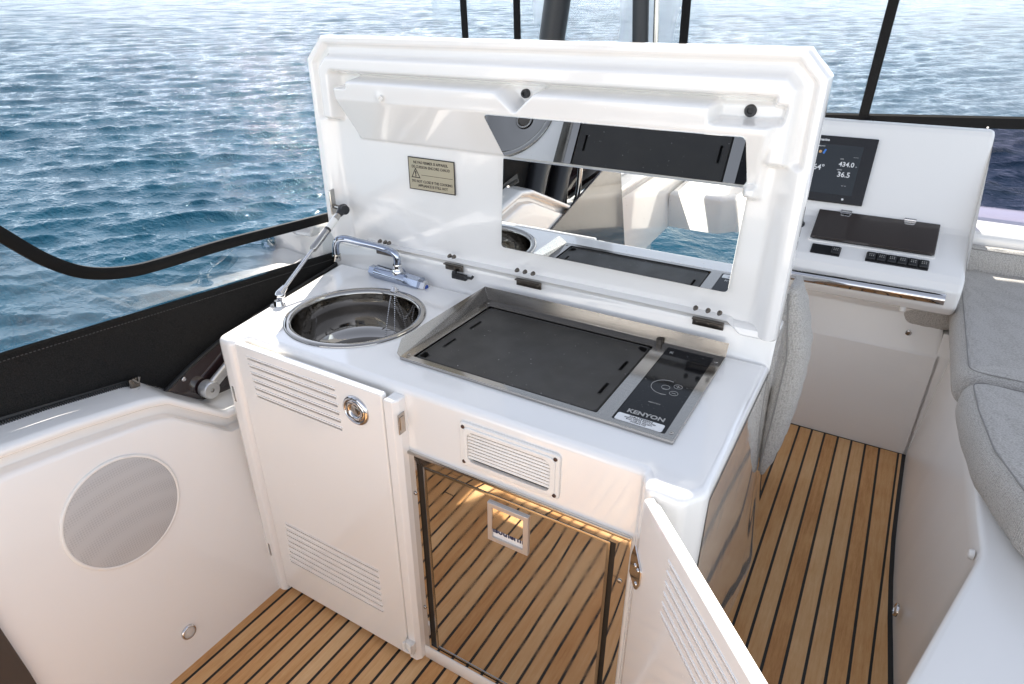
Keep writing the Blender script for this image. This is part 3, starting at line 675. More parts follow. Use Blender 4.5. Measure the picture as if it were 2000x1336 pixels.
# ------------------------------------------------------------------ fridge
FG = empty('built_in_fridge', (-.437, .735, .04), 'mirror polished steel fridge reflecting teak between the two cupboard doors', 'fridge')
Mf = front(.7347)
fz0, fz1 = .041, .572
bz = B().slab(rect(-.656, -.2165, fz0, fz1, .004), [rect(-.6345, -.2405, .050, .5495)], 0, .0045, Mf, .001, 2).done('bezel', fridge_m, FG, 30)
B().box(-.655, -.2175, .727, .7305, .5665, .5725, bev=.001).done('bezel_lip', steel, bz)
B().slab(rect(-.6345, -.2405, .050, .5495), [], .0002, .0006, Mf).done('door_gasket', gasket, FG)
dd = B().slab(rect(-.6205, -.2495, .056, .5475, .003), [], .0012, .0038, Mf, .001, 2).done('door', fridge_m, FG, 30)
tr = B()
tr.slab(rect(-.6205, -.2495, .055, .5485, .003), [rect(-.6150, -.2550, .0600, .5425)], .0036, .0052, Mf, .001, 2); tr.done('door_trim', steel, dd)
hd = B().slab(rect(-.4785, -.3965, .4440, .5305, .001), [rect(-.4690, -.4060, .4530, .5215, .001)], .0030, .0085, Mf, .0012, 3).done('handle', plastic_silver, dd)
B().slab(rect(-.4690, -.4060, .4530, .5215), [], .0040, .0044, Mf).done('handle_recess', white_ink, hd)
text('brand_print', 'Isotherm', .0200, frame((-.4375, .7296, .4700), (1, 0, 0), (0, 0, 1)), blue_ink, hd, bold=.0006, sx=.86)
Mfl = frame((0, .7245, .5215), (1, 0, 0), (0, .10, -1))
B().slab([(-.4685, .0465), (-.4685, .0), (-.4065, .0), (-.4065, .0465)], [], -.0035, .0, frame((0, .7285, .5215), (1, 0, 0), (0, .05, 1)) @ Matrix.Translation((0, -.0470, 0))).done('handle_flap', fridge_m, hd)
for x, z in ((-.644, .475), (-.644, .165), (-.2285, .475), (-.2285, .150)):
    screw('screw', frame((x, .7300, z), (1, 0, 0), (0, 0, 1)), .0045, bz, steel, .002)
# ------------------------------------------------------------------ side coaming, its fittings
CO = empty('side_coaming', (-1.15, .4, 0), 'white moulded side coaming left of the galley cabinet with round speaker', 'coaming')
def wall_x(y, z): return -1.088-.115*z-.03*np.clip(z-.5, 0, 1)
def zt_c(y): return float(np.interp(y, [-1.2, -.6, -.21, -.17, .22, .3, .42, .55, .59, .63, .70, .80, 3], [.37, .39, .40, .42, .615, .632, .617, .595, .583, .548, .488, .478, .478]))
def coaming():
    ys = np.concatenate([np.linspace(-1.90, .2, 70), np.linspace(.22, .80, 60), np.linspace(.84, 2.9, 30)]); pr = []
    # inner face rises to the soft shoulder, turns out onto the flat top and drops outboard
    tt = np.linspace(0, 1, 16)
    X = []; Y = []; Z = []
    for y in ys:
        h = zt_c(y); row = [(wall_x(y, h*t), h*t) for t in tt]
        xb = row[-1][0]; row[-1] = (xb+.004, h-.034); row += [(xb+.001, h-.031), (xb-.004, h-.029), (xb-.0175, h-.0275), (xb-.0195, h-.025), (xb-.0195, h-.003), (xb-.017, h), (xb+.002, h+.001), (xb+.005, h+.004), (xb+.0045, h+.013), (xb+.001, h+.018), (xb-.010, h+.021), (xb-.075, h+.025), (xb-.14, h+.030), (xb-.22, h-.02), (xb-.25, h-.5), (xb-.28, -2.0)]
        X.append([a for a, c in row]); Y.append([y]*len(row)); Z.append([c for a, c in row])
    grid_mesh('moulding', np.array(X).T[::-1], np.array(Y).T[::-1], np.array(Z).T[::-1], gel, CO, 60)
coaming()
Wn = Vector((.115*1, 0, 1)).normalized()
def wallframe(y, z):
    p = Vector((wall_x(y, z), y, z)); ez = Vector((-.115, 0, 1)).normalized(); ey = Vector((0, 1, 0))
    return frame(p, ey, ez)          # local x = +Y, local y = up the wall, local z = inboard (+X)
SPK = empty('loudspeaker', (-1.138, .423, .435), 'round white perforated loudspeaker grille set in the side coaming', 'speaker')
Mk = wallframe(.443, .425)
B().lathe([(.1130, -.002), (.1130, .0015), (.1120, .0030), (.1095, .0036), (.1080, .0034), (.1070, .0025)], Mk, 80).done('speaker_ring', plastic, SPK, 60)
B().lathe([(.1070, .0022), (.100, .0036), (.060, .0052), (.030, .0058), (.0001, .0060)], Mk, 64).done('grille', grille_m, SPK, 60)
def courtesy(name, M, label, r=.0165):
    e = empty(name, M.translation, label, 'light', 'round courtesy lights low on the mouldings')
    B().lathe([(r, -.001), (r, .003), (r*.92, .0055), (r*.78, .0060), (r*.74, .0040)], M, 40).done('light_ring', chrome, e, 60)
    B().lathe([(r*.75, .0035), (r*.45, .0045), (r*.40, .0050), (r*.25, .0052), (.0001, .0052)], M, 32).done('light_lens', led, e, 60)
courtesy('courtesy_light', wallframe(.4675, .082), 'small round chrome light low on the coaming under the loudspeaker')
# dark smoked hatch at lower left
B().slab([(-.60, -.05), (.21, -.05), (.206, .25), (.198, .44), (-.60, .60)], [], .001, .012, wallframe(0, 0), .002).done('step_hatch', hatch_m, None)
tag(bpy.data.objects['step_hatch'], 'dark brown smoked hatch at the lower left edge of the coaming', 'hatch')
# tinted low side window with its stay
SW = empty('side_window', (-1.22, .9, .6), 'dark glossy smoked side window behind the cabinet with shiny stay arm', 'window')
Mw = frame((-1.222, 0, 0), (0, 1, 0), (0, 0, 1))
smoke = mat('smoked_window', (.022, .012, .013), .04, coat=1)
B().slab([(.606, .566), (.640, .534), (.705, .500), (.80, .500), (1.75, .50), (1.75, .74), (1.24, .705), (.974, .668), (.767, .628)], [], -.006, .002, Mw, .001).done('pane', smoke, SW)
tr = B().tube([(-1.219, .606, .568), (-1.219, .690, .605), (-1.219, .767, .630), (-1.219, .974, .670), (-1.219, 1.24, .707), (-1.219, 1.75, .742)], .0045, 8); tr.done('rubber_trim', gasket, SW)
lp = B().tube(smooth_path([(-1.214, .585, .577), (-1.205, .60, .560), (-1.200, .640, .530), (-1.197, .700, .487), (-1.196, .725, .478), (-1.197, .78, .500)], 5), .009, 12); lp.done('sill_moulding', gel, SW)
am = B(); Ma = frame((-1.205, .712, .541), (0, 1, 0), (0, 0, 1)); am.lathe([(.0205, -.010), (.0205, .010), (.018, .0135), (.006, .0140), (.005, .0125), (.0001, .0125)], Ma, 40, capa=True)
am.box(.008, .20, -.013, .013, -.006, .006, Ma @ Matrix.Rotation(R(29), 4, 'Z'), bev=.005, seg=3); am.done('stay_arm', mat('satin_aluminium', (.78, .77, .75), .28, .8), SW, 40)
screw('screw', Ma @ Matrix.Translation((0, 0, .0125)), .0045, SW, steel)
screw('screw', frame((-1.219, .670, .584), (0, 1, 0), (0, 0, 1)), .0055, SW, chrome, .003)
screw('screw', frame((-1.219, 1.03, .672), (0, 1, 0), (0, 0, 1)), .0055, SW, chrome, .003)
# canvas enclosure on the left side
EN = empty('side_curtain', (-1.25, .7, .65), 'black canvas and clear vinyl weather curtain along the left side', 'curtain')
def top_c(y): return float(np.interp(y, [-1.3, .39, .71, 1.25, 1.9, 2.9], [.80, .766, .743, .7045, .665, .62]))
def bot_c(y): return float(np.interp(y, [-1.3, .345, .60, .625, .77, .985, 1.24, 2.9], [.74, .628, .602, .560, .618, .655, .69, .60]))
ys = np.linspace(.28, 2.9, 130); sv_ = np.linspace(0, 1, 10)
Yc = np.repeat(ys[None], 10, 0); Zc = np.array([[bot_c(y)-.012+(top_c(y)-bot_c(y)+.012)*s for y in ys] for s in sv_]); Xc = -1.246-.010*(Zc-.6)+.0035*np.sin(Yc*17+Zc*20)
cs = grid_mesh('canvas_strip', Xc[::-1], Yc[::-1], Zc[::-1], canvas, EN)
st = B()
for off in (-.0105,):
    y = .285
    while y < 1.25:
        z = top_c(y)+off; st.box(-1.2435, -1.2420, y, y+.0035, z-.0006, z+.0006); y += .0068
st.done('stitching', mat('grey_thread', (.06, .057, .055), .9), EN)
B().tube([(-1.246, y, top_c(y)+.001) for y in np.linspace(.28, 2.0, 60)], .0032, 8).done('canvas_hem', canvas, EN)
crv = smooth_path([(-1.25, .10, 1.40), (-1.25, .22, 1.27), (-1.25, .335, 1.12), (-1.25, .395, 1.035), (-1.25, .452, .962), (-1.25, .505, .900), (-1.25, .562, .858), (-1.25, .635, .836), (-1.25, .72, .830), (-1.25, .86, .828), (-1.25, 1.17, .812), (-1.25, 1.6, .795), (-1.25, 2.0, .78)], 8)
bd = B(); rws = []
n = len(crv)
for i, p in enumerate(crv):
    t = (crv[min(i+1, n-1)]-crv[max(i-1, 0)]).normalized(); nn = Vector((0, -t.z, t.y))
    rws.append([bd.bm.verts.new(p+nn*a+Vector((b, 0, 0))) for a, b in ((-.012, 0), (-.011, .004), (0, .0055), (.008, .007), (.012, .005), (.012, -.004), (0, -.005), (-.011, -.004))])
for A, C in zip(rws, rws[1:]):
    for k in range(8): bd.bm.faces.new((A[k], C[k], C[(k+1) % 8], A[(k+1) % 8]))
bmesh.ops.recalc_face_normals(bd.bm, faces=bd.bm.faces[:])
bd.done('curved_border', mat('black_binding', (.005, .005, .005), .55, spec=.15), EN, 60)
cp = B(); prev = None
for p in crv[::2]:
    a = cp.bm.verts.new((-1.2505, p.y, p.z)); c = cp.bm.verts.new((-1.2505, p.y, top_c(p.y)+.002))
    if prev and True: cp.bm.faces.new((prev[0], a, c, prev[1]))
    prev = (a, c)
cp.done('clear_panel', vinyl, EN, 180)
zp = B()
zp.raw([(-1.232, .20, .650), (-1.236, .35, .628+.012), (-1.238, .575, .612), (-1.236, .590, .624), (-1.240, .35, .662), (-1.240, .20, .682)], [(0, 1, 4, 5), (1, 2, 3, 4)])
y = .21
while y < .57:
    z = float(np.interp(y, [-.6, .35, .58], [.706, .651, .618])); zp.box(-1.238, -1.232, y, y+.0022, z-.006, z+.006); y += .0042
z1 = zp.done('zipper', rubber, EN)
pl_ = B(); pl_.tube([(-1.222, .570, .634), (-1.218, .577, .622), (-1.222, .583, .632)], .004, 8); pl_.box(-1.226, -1.220, .562, .582, .612, .634, bev=.002); pl_.tube([(-1.217, .570, .612), (-1.214, .566, .592)], [.006, .0045], 10)
pl_.tube([Vector((-1.213, .564+.007*math.cos(a), .584+.009*math.sin(a))) for a in np.linspace(0, 6.0, 20)], .0024, 8, closed=True); pl_.done('zip_pull', dark_steel, z1)
# ------------------------------------------------------------------ helm console
HC = empty('helm_console', (0, 2.2, 0), 'white helm console with black display and grab rail at the end of the deck', 'console')
hx0, hx1 = -.95, .234
prof = [(2.128, 0), (2.134, .355), (2.137, .362), (2.165, .470), (2.150, .490), (2.060, .528), (2.032, .536), (2.012, .560), (2.008, .610), (2.018, .632), (2.036, .648), (2.192, .7205), (2.204, .735), (2.298, .980), (2.306, .992), (2.320, .997), (2.345, .995), (2.70, .66), (2.70, 0)]
prof = fillet(prof, [0, .004, .004, .01, .01, .012, .012, .02, .02, .010, .010, .010, .010, .008, .006, .006, .02, 0, 0], 4)
hb = B(); rows = []
xr = []
for i in range(7): a = i/6*math.pi/2; xr.append((hx1-.014*(1-math.sin(a)), .014*(1-math.cos(a))))
secs = [(hx0, 0)]+[(hx1-.014, 0)]+[(hx1-.014+.014*math.sin(i/5*math.pi/2), .014*(1-math.cos(i/5*math.pi/2))) for i in range(1, 6)]
cy, cz = 2.35, .5
for x, ins in secs:
    row = []
    m = len(prof)
    for k, (y, z) in enumerate(prof):
        p0 = Vector(prof[k-1]); p2 = Vector(prof[(k+1) % m]); t = (p2-p0).normalized(); nn = Vector((t.y, -t.x))
        q = Vector((y, z))+nn*ins if z > .40 and y < 2.6 else Vector((y, z))
        sx = x-.012*max(0, (z-.72)/.27)*1.3 if x > 0 else x
        row.append(hb.bm.verts.new((sx+(.014 if x > 0 and z < .40 else 0), q.x, q.y)))
    rows.append(row)
for A, C in zip(rows, rows[1:]):
    for k in range(len(prof)): hb.bm.faces.new((A[k], C[k], C[(k+1) % len(prof)], A[(k+1) % len(prof)]))
hb.bm.faces.new(rows[-1]); hb.bm.faces.new(rows[0][::-1])
bmesh.ops.recalc_face_normals(hb.bm, faces=hb.bm.faces[:])
hb.done('body', gel_soft, HC, 40)
B().slab([(2.128, 0), (2.134, .355), (2.137, .362), (2.150, .432), (2.3, .432), (2.3, 0)][::-1], [], .24, .60, frame((0, 0, 0), (0, 1, 0), (0, 0, 1))).done('lower_bulkhead', gel_soft, HC, 30)
Md = frame((0, 2.200, .725), (1, 0, 0), (0, .10, .26))      # dash plane: local y up the dash, z towards helmsman
dsp = B().slab(rect(-.262, -.0635, .040, .240, .003), [], -.002, .009, Md, .002, 3).done('display', mat('display_bezel', (.010, .009, .009), .22), HC, 40)
scr_m = mat('display_screen', (.020, .024, .027), .18)
B().slab(rect(-.250, -.099, .066, .214), [], .009, .0093, Md).done('screen', scr_m, dsp)
D = lambda x, y: Md @ Matrix.Translation((x, y, .0096))
for tx, sz, px_, py_, bo in (('164°', .0235, -.2155, .142, .0003), ('434.0', .0195, -.134, .157, .0003), ('36.5', .0215, -.135, .126, .0003), ('HEADING', .0045, -.216, .207, 0), ('LOG', .0045, -.150, .173, 0), ('-- --', .009, -.127, .094, 0), ('- - -', .0085, -.113, .181, 0), ('DEPTH', .0045, -.150, .140, 0), ('Log', .008, -.228, .094, 0), ('m', .006, -.106, .153, 0)):
    text('screen_readout', tx, sz, D(px_, py_), white_ink, dsp, bold=bo)
text('brand_print', 'Raymarine', .0105, D(-.220, .2265), white_ink, dsp, bold=.0003)
B().slab(circ(-.216, .190, .0045, 10), [], .0094, .0098, Md).done('screen_icons', mat('amber_print', (.6, .35, .15), .5), dsp)
B().slab([(-.204, .183), (-.199, .197), (-.204, .199), (-.209, .186)], [], .0094, .0098, Md).done('screen_icons', mat('blue_print', (.05, .2, .6), .5), dsp)
B().lathe([(.0034, .0092), (.0020, .0100), (.0001, .0100)], Md @ Matrix.Translation((-.121, .053, 0)), 16).done('power_mark', white_ink, dsp)
Mp = frame((0, 2.018, .6395), (1, 0, 0), (0, .18, .085))     # switch shelf plane
Mp = frame((0, 2.020, .6405), (1, 0, 0), (0, .172, .080))
ht = B().slab(rect(-.177, .150, .078, .206, .002), [], .010, .018, Mp, .002, 2).done('smoked_cover', hatch_m, HC, 40)
B().slab(rect(-.172, .145, .084, .204, .004), [], -.001, .010, Mp).done('cover_well', black, HC)
B().slab(rect(-.182, .155, .074, .214, .012), [rect(-.174, .147, .082, .2065, .004)], -.001, .0035, Mp, .002).done('cover_surround', gel, HC)
for x in (-.101, .072):
    h = B().slab(fillet([(x-.016, .196), (x+.016, .196), (x+.016, .212), (x-.016, .212)], .002, 2), [], .018, .021, Mp, .001); h.slab(fillet([(x-.015, .196), (x-.012, .186), (x+.012, .186), (x+.015, .196)], .004, 3), [], .018, .020, Mp, .001)
    h.tube([Mp @ Vector((x-.015, .2045, .0215)), Mp @ Vector((x+.015, .2045, .0215))], .003, 10); h.done('hinge', chrome, ht)
for x0, x1, ks in ((-.165, -.084, (2,)), (-.016, .143, range(6))):
    pn = B().slab(rect(x0, x1, .022, .062, .004), [], -.001, .003, Mp, .001).done('switch_panel', black, HC, 40)
    for k in ks:
        xc = x0+.0135+(x1-x0)/(3 if x0 < -.1 else 6)*k
        s = B(); s.box(xc-.0115, xc+.0115, .028, .056, .003, .0105, Mp @ Matrix.Translation((0, .042, 0)) @ Matrix.Rotation(R(6), 4, 'X') @ Matrix.Translation((0, -.042, 0)), bev=.0035, seg=3); s.done('rocker_switch', black, pn, 50)
        q = B()
        for a in (-.005, 0, .005):
            for cc in (-.003, .003): q.box(xc+a-.0012, xc+a+.0012, .043+cc-.0012, .043+cc+.0012, .0106, .0111, Mp @ Matrix.Translation((0, .042, 0)) @ Matrix.Rotation(R(6), 4, 'X') @ Matrix.Translation((0, -.042, 0)))
        q.done('switch_marks', grey_ink, pn)
B().lathe([(.014, 0), (.014, .004), (.010, .006), (.008, .020), (.0001, .022)], Mp @ Matrix.Translation((-.219, .141, 0)), 24).done('knob', black, HC)
gr_ = B().tube([(-.90, 1.985, .583), (.197, 1.985, .596)], .0165, 32); gr_.done('grab_rail', chrome, HC, 40)
for x in (-.5, .160): B().tube([(x, 1.985, .594), (x, 2.02, .594)], .009, 14).done('rail_stay', chrome, HC)
B().lathe([(.008, 0), (.008, .003), (.004, .004), (.0001, .004)], frame((.125, 2.0075, .595), (1, 0, 0), (0, 0, 1)), 20).done('push_button', steel, HC, 60)
B().tube([(.112, 2.040, .535), (.112, 2.038, .522)], .008, 16).done('rubber_plug', plastic, HC)
B().lathe([(.0085, 0), (.0085, .002), (.005, .003), (.0045, .001), (.0001, .001)], frame((.151, 2.148, .414), (1, 0, 0), (0, 0, 1)), 20).done('drain_plug', steel, HC, 60)
# ------------------------------------------------------------------ right seat mouldings and cushions
SB = empty('bench', (.3, 1.3, 0), 'white moulded bench base under the grey cushions on the right', 'bench')
def seatbase():
    Bq = [(-1.2, .262), (.45, .262), (.80, .260), (1.19, .256), (1.38, .245), (1.52, .240), (1.68, .238), (1.87, .241), (2.125, .247), (2.2, .249)]
    Tq = [(-1.2, -.05, .44), (.42, .075, .45), (.786, .182, .452), (1.118, .281, .456), (1.30, .277, .460), (1.45, .276, .462), (1.70, .275, .465), (1.90, .277, .465), (2.125, .282, .470), (2.2, .285, .47)]
    ks = np.linspace(0, 1, 12); X = []; Y = []; Z = []
    tB = np.interp(np.linspace(0, 9, 110), range(10), [b[0] for b in Bq]); xB = np.interp(np.linspace(0, 9, 110), range(10), [b[1] for b in Bq])
    yT = np.interp(np.linspace(0, 9, 110), range(10), [t[0] for t in Tq]); xT = np.interp(np.linspace(0, 9, 110), range(10), [t[1] for t in Tq]); zT = np.interp(np.linspace(0, 9, 110), range(10), [t[2] for t in Tq])
    for s in ks: X.append(xB+(xT-xB)*s); Y.append(tB+(yT-tB)*s); Z.append(zT*s)
    for dx, dz in ((.002, .004), (.006, .007), (.012, .008), (.05, .006), (.20, .002), (.9, 0), (1.3, -.02)): X.append(xT+dx); Y.append(yT+(0 if dx < .1 else 0)); Z.append(zT+dz)
    grid_mesh('moulding', np.array(X)[::-1], np.array(Y)[::-1], np.array(Z)[::-1], gel_soft, SB, 45)
seatbase()
B().box(.40, 1.5, 1.11, 1.16, .44, .463, bev=.01).done('lip', gel, SB)
B().lathe([(.009, 0), (.009, .005), (.007, .008), (.003, .008), (.0001, .006)], frame((.277, 1.135, .440), (0, -1, 0), (0, 0, 1)), 12).done('deck_plug', plastic, SB)
Mr = frame((.2405, 1.345, .064), (0, -1, 0), (.08, 0, 1))
courtesy('courtesy_light', Mr, 'small round chrome light low on the seat base beside the teak aisle', .0155)
def cushion(name, poly, z0, z1, label, cat='cushion', parent_group=None, r=.045, puff=.012, seamd=.022, seed=0, lean=0):
    """pillow: plan outline, rounded rim, slightly domed top, piping seam"""
    e = empty(name, (sum(p[0] for p in poly)/len(poly), sum(p[1] for p in poly)/len(poly), z0), label, cat, parent_group)
    o = fillet(poly, .05, 7); h = z1-z0; bm_ = B(); n = len(o)
    # resample outline
    pts = []; per = sum((Vector(o[(i+1) % n])-Vector(o[i])).length for i in range(n)); m = 180; step = per/m; acc = 0; i = 0; pos = 0
    cum = [0]
    for i in range(n): cum.append(cum[-1]+(Vector(o[(i+1) % n])-Vector(o[i])).length)
    for k in range(m):
        s = k*step; i = max(j for j in range(n) if cum[j] <= s+1e-9); t = (s-cum[i])/max(cum[i+1]-cum[i], 1e-9)
        pts.append(Vector(o[i]).lerp(Vector(o[(i+1) % n]), t))
    c = sum(pts, Vector((0, 0)))/m; rings = []
    prof = []
    for k in range(13):
        a = -math.pi/2+math.pi*k/12; prof.append((r*(1-math.cos(a)), z0+h/2+h/2*math.copysign(abs(math.sin(a))**.75, math.sin(a))))
    for d, z in prof:
        ring = []
        for k in range(m):
            t = (pts[(k+1) % m]-pts[k-1]).normalized(); nn = Vector((-t.y, t.x)); q = pts[k]+nn*d
            ring.append(bm_.bm.verts.new((q.x, q.y, z+.0012*math.sin(k*.9+z*60))))
        rings.append(ring)
    for s in np.linspace(.9, 0, 12):
        ring = []
        for k in range(m):
            t = (pts[(k+1) % m]-pts[k-1]).normalized(); nn = Vector((-t.y, t.x)); q = pts[k]+nn*r; q = c+(q-c)*s
            ring.append(bm_.bm.verts.new((q.x, q.y, z1+puff*(1-s*s)**.8+.0012*math.sin(q.x*40+q.y*33+seed)*math.sin(q.y*21))))
        rings.append(ring)
    for A, C in zip(rings, rings[1:]):
        for k in range(m): bm_.bm.faces.new((A[k], A[(k+1) % m], C[(k+1) % m], C[k]))
    bm_.bm.faces.new(rings[0][::-1]); bmesh.ops.remove_doubles(bm_.bm, verts=rings[-1], dist=.001)
    bm_.done('cushion_cover', cloth, e, 180)
    sm = []
    for k in range(m):
        t = (pts[(k+1) % m]-pts[k-1]).normalized(); nn = Vector((-t.y, t.x)); q = pts[k]+nn*seamd; sm.append((q.x, q.y, z1-h/2*(1-math.sin(math.acos(max(0, 1-seamd/r)))**.75)+.0002))
    B().tube(sm, .0016, 6, closed=True).done('seam', seam_m, e)
    return e
cushion('seat_cushion', [(.232, 1.605), (.232, 2.395), (1.0, 2.395), (1.0, 1.605)][::-1], .468, .572, 'grey woven seat cushion nearest the helm console', 'cushion', 'grey cushions of the right-hand seat', puff=.005, r=.036, seamd=.018)
cushion('seat_cushion', [(.236, 1.59), (.243, 1.44), (.262, 1.29), (.315, 1.13), (.45, .96), (1.0, .90), (1.0, 1.59)], .468, .572, 'grey woven seat cushion with curved corner at the right edge', 'cushion', 'grey cushions of the right-hand seat', puff=.005, r=.036, seamd=.018, seed=3)
cushion('seat_cushion', [(.115, 2.148), (.27, 2.148), (.27, 2.55), (.115, 2.55)], .436, .52, 'small dark grey cushion end tucked under the helm console', 'cushion', 'grey cushions of the right-hand seat', r=.02, puff=.002, seamd=.01)
cushion('seat_cushion', [(.245, 2.375), (1.1, 2.375), (1.1, 2.44), (.245, 2.44)], .50, .640, 'narrow grey bolster cushion behind the seat under the white ledge', 'cushion', 'grey cushions of the right-hand seat', r=.022, puff=.002, seamd=.012)
# white sunlit ledge behind the seat
LG = B().box(.238, 1.8, 2.445, 2.845, .35, .672, bev=.02, seg=4).done('ledge', gel, None); tag(LG, 'sunlit white moulded ledge behind the right-hand seat under the windscreen', 'ledge')
# companion seat back pad, seen end-on between lid and aisle
def pad():
    e = empty('backrest_pad', (-.1, 1.3, .35), 'grey woven backrest pad seen end-on right of the raised lid', 'cushion')
    bb = B(); H = np.linspace(0, 1, 40); rows = []
    for t in H:
        z = .352+t*.455; wv = (math.sin(math.pi*min(1, t*1.0))**.42 if 0 < t < 1 else .12)
        wv = max(wv, .22)
        th = .031*wv*(.90+.15*t)
        cx = -.102+.004*t+.006*math.sin(math.pi*t)-(.022*max(0, t-.70)/.30)
        ring = []
        for k in range(28):
            a = k*2*math.pi/28; ca, sa = math.cos(a), math.sin(a)
            px = th*math.copysign(abs(ca)**.8, ca); py = (.035+.03*wv)*math.copysign(abs(sa)**.55, sa)
            ring.append(bb.bm.verts.new((cx+px+.0015*math.sin(z*150)*abs(ca), 1.335+py, z)))
        rows.append(ring)
    for A, C in zip(rows, rows[1:]):
        for k in range(28): bb.bm.faces.new((A[k], A[(k+1) % 28], C[(k+1) % 28], C[k]))
    bb.bm.faces.new(rows[0][::-1]); bb.bm.faces.new(rows[-1]); bb.done('pad_cover', cloth, e, 180)
    sm = [(-.110+.004*t+.006*math.sin(math.pi*t)-(.022*max(0, t-.70)/.30), 1.335-.034-.030*math.sin(math.pi*t)**.42, .352+t*.455) for t in H[1:-1]]
    B().tube(sm, .0018, 6).done('pad_seam', seam_m, e)
pad()
# ------------------------------------------------------------------ windscreen, vinyl fronts, hardtop with poles
WS = empty('windscreen', (.2, 2.85, .65), 'smoked windscreen with black frame and clear vinyl above beyond the helm', 'windscreen')
fz = lambda x: .927+.030*(x+.284)/.63
fb = B().tube([(-2.1, 2.85, fz(-2.1)), (1.6, 2.85, fz(1.6))], .001, 4)
rws = []
for x in (-2.1, -.2, .3, 1.6):
    z = fz(x); rws.append([fb.bm.verts.new((x, 2.85+b, z+a)) for a, b in ((-.018, -.012), (.016, -.012), (.022, 0), (.016, .012), (-.018, .012))])
for A, C in zip(rws, rws[1:]):
    for k in range(5): fb.bm.faces.new((A[k], C[k], C[(k+1) % 5], A[(k+1) % 5]))
bmesh.ops.recalc_face_normals(fb.bm, faces=fb.bm.faces[:]); fb.done('frame', canvas, WS, 40)
B().raw([(-2.1, 2.852, .45), (1.6, 2.852, .45), (1.6, 2.852, fz(1.6)-.02), (-2.1, 2.852, fz(-2.1)-.02)], [(0, 1, 2, 3)]).done('smoked_pane', tint, WS)
B().raw([(-2.1, 2.856, fz(-2.1)), (1.6, 2.856, fz(1.6)), (1.6, 2.70, 2.05), (-2.1, 2.70, 2.05)], [(0, 1, 2, 3)]).done('clear_vinyl', vinyl_streaked, WS)
for x in np.arange(.08, 1.5, .16): screw('snap_stud', frame((x, 2.837, fz(x)-.014), (1, 0, 0), (0, 0, 1)), .0045, WS, chrome, .003)
for xa, xb in ((-.152, -.120), (-.86, -.852), (-1.64, -1.60), (-1.93, -1.88)):
    wd = .017 if xa > -.9 else .016
    B().box(-wd, wd, -.006, .006, 0, 1.14, frame((xa, 2.846, fz(xa)), (1, 0, 0), (0, 1, 0)) @ Matrix.Shear('XY', 4, ((xb-xa)/1.1, -.13)), bev=.003).done('vinyl_border', canvas, WS)
B().tube([(-.152, 2.83, fz(-.152)-.012), (-.120, 2.83, fz(-.152)-.008)], .014, 10).done('corner_patch', canvas, WS)
HT = empty('hardtop', (-.6, 2.6, .6), 'black canvas roof above the view carried on thick black poles', 'roof')
B().tube([(-1.365, 2.6, .60), (-1.345, 2.6, 1.20), (-1.322, 2.6, 1.36), (-1.25, 2.55, 2.09)], .0535, 32).done('pole', tubeb, HT, 50)
B().tube([(-.955, 2.6, .60), (-.962, 2.6, 1.18), (-.975, 2.6, 1.34), (-1.02, 2.6, 2.09)], .031, 28).done('pole', tubeb, HT, 50)
B().tube([(-.900, 2.6, .60), (-.901, 2.6, 1.18), (-.912, 2.6, 1.34), (-.95, 2.6, 2.09)], .0105, 16).done('slim_pole', steel, HT, 50)
B().slab(fillet([(-1.42, 1.92), (.30, 1.92), (.30, 3.50), (-1.42, 3.50)], .12, 6), [], 2.08, 2.16, None, .03).done('roof_panel', canvas, HT)
# forward coaming below the windscreen (white)
FW = B().box(-1.9, -.1, 2.72, 3.0, .2, .62, bev=.03, seg=4).done('forward_moulding', gel, None); tag(FW, 'white forward moulding hidden behind the helm under the windscreen', 'moulding')
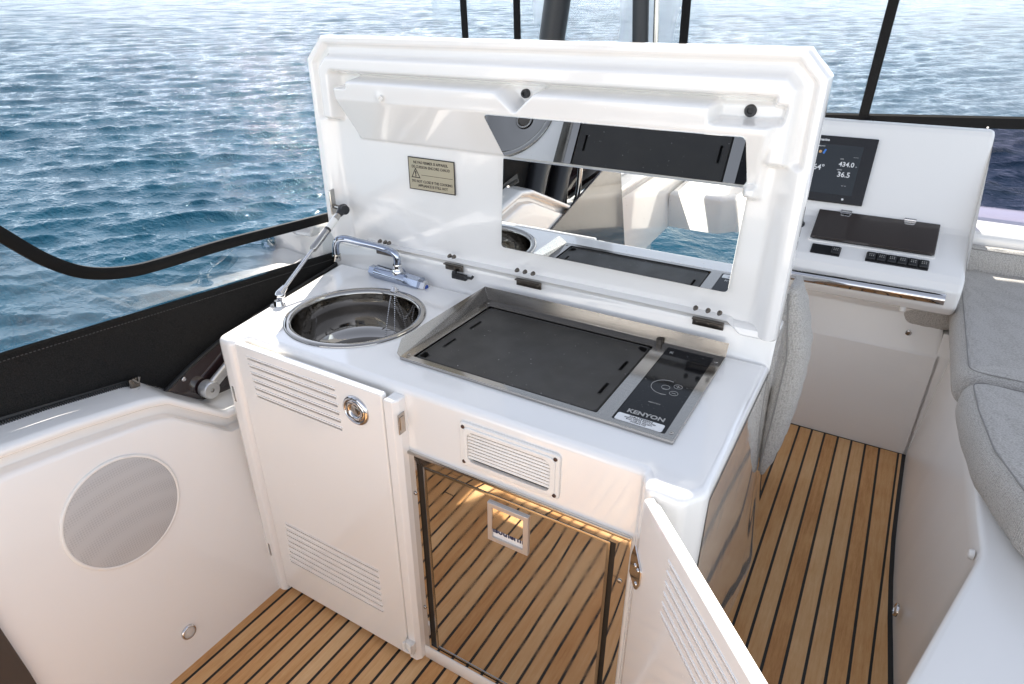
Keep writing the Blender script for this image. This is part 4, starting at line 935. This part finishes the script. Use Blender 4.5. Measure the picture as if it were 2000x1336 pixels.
# ------------------------------------------------------------------ what the lid mirror shows: the aft end of the flybridge
AF = empty('aft_moulding', (-.3, -1.45, 0), 'white aft moulding with stepped top seen in the lid mirror above the wake', 'coaming')
B().slab(fillet([(-1.10, -1.85), (1.4, -1.85), (1.4, -1.40), (-.72, -1.38), (-.80, -1.30), (-1.10, -1.30)], [0, 0, 0, .08, .06, 0], 6), [], .0, .215, None, .03).done('moulding', gel, AF)
B().box(-2.2, 1.4, -2.4, -1.60, .20, .95, bev=.08, seg=5).done('upper_step', gel, AF)
AR = empty('arch_legs', (-1.22, .05, .45), 'pair of slanting black arch tubes on the left coaming seen in the lid mirror', 'arch')
for y0, z0 in ((.150, .50), (-.040, .43)):
    B().tube([(-1.222, y0+.02, z0-.06), (-1.222, y0-.09, z0+.17), (-1.25, y0-.55, 1.10), (-1.28, y0-1.0, 1.90)], .043, 24).done('arch_leg', tubeb, AR, 50)
B().box(-1.262, -1.250, -.26, .285, .40, .86, bev=.004).done('side_plate', canvas, AR)
B().box(-1.235, -1.165, -.19, .20, -.022, .022, Matrix.Translation((0, 0, .455)) @ Matrix.Shear('XY', 4, (0, 0)) @ Matrix.Rotation(R(21), 4, 'X'), bev=.008).done('black_sill', tubeb, AR)
for y, z in ((.285, .645), (.065, .535)): B().lathe([(.026, 0), (.026, .004), (.016, .006), (.015, .018), (.0001, .020)], frame((-1.250, y, z), (0, 1, 0), (0, 0, 1)), 24).done('bolt', chrome, AR, 50)
HR = B().tube(smooth_path([(-1.19, -.235, .41), (-1.19, -.235, .47), (-1.19, -.255, .56), (-1.19, -.30, .95)], 6), .0115, 20); HR.lathe([(.025, 0), (.023, .03), (.016, .055), (.0115, .065)], Matrix.Translation((-1.19, -.235, .41)), 24)
tag(HR.done('stanchion', chrome, None, 60), 'chrome stanchion with flared foot on the aft coaming seen in the lid mirror', 'stanchion')
AW = B().raw([(-1.27, -1.25, .43), (-1.27, -.30, .43), (-1.27, -.30, .72), (-1.27, -1.25, .60)], [(0, 1, 2, 3)]).done('aft_side_window', smoke, None); tag(AW, 'dark smoked aft side window seen in the lid mirror behind the stanchion', 'window')
bmw = bmesh.new(); bmw.from_mesh(AW.data); bmesh.ops.solidify(bmw, geom=bmw.faces[:], thickness=.006); bmw.to_mesh(AW.data); bmw.free()
AT = B().tube(smooth_path([(-1.262, -1.25, .425), (-1.262, -.9, .44), (-1.262, -.5, .445), (-1.262, -.30, .44)], 4), .006, 8).done('window_trim', gasket, AW)
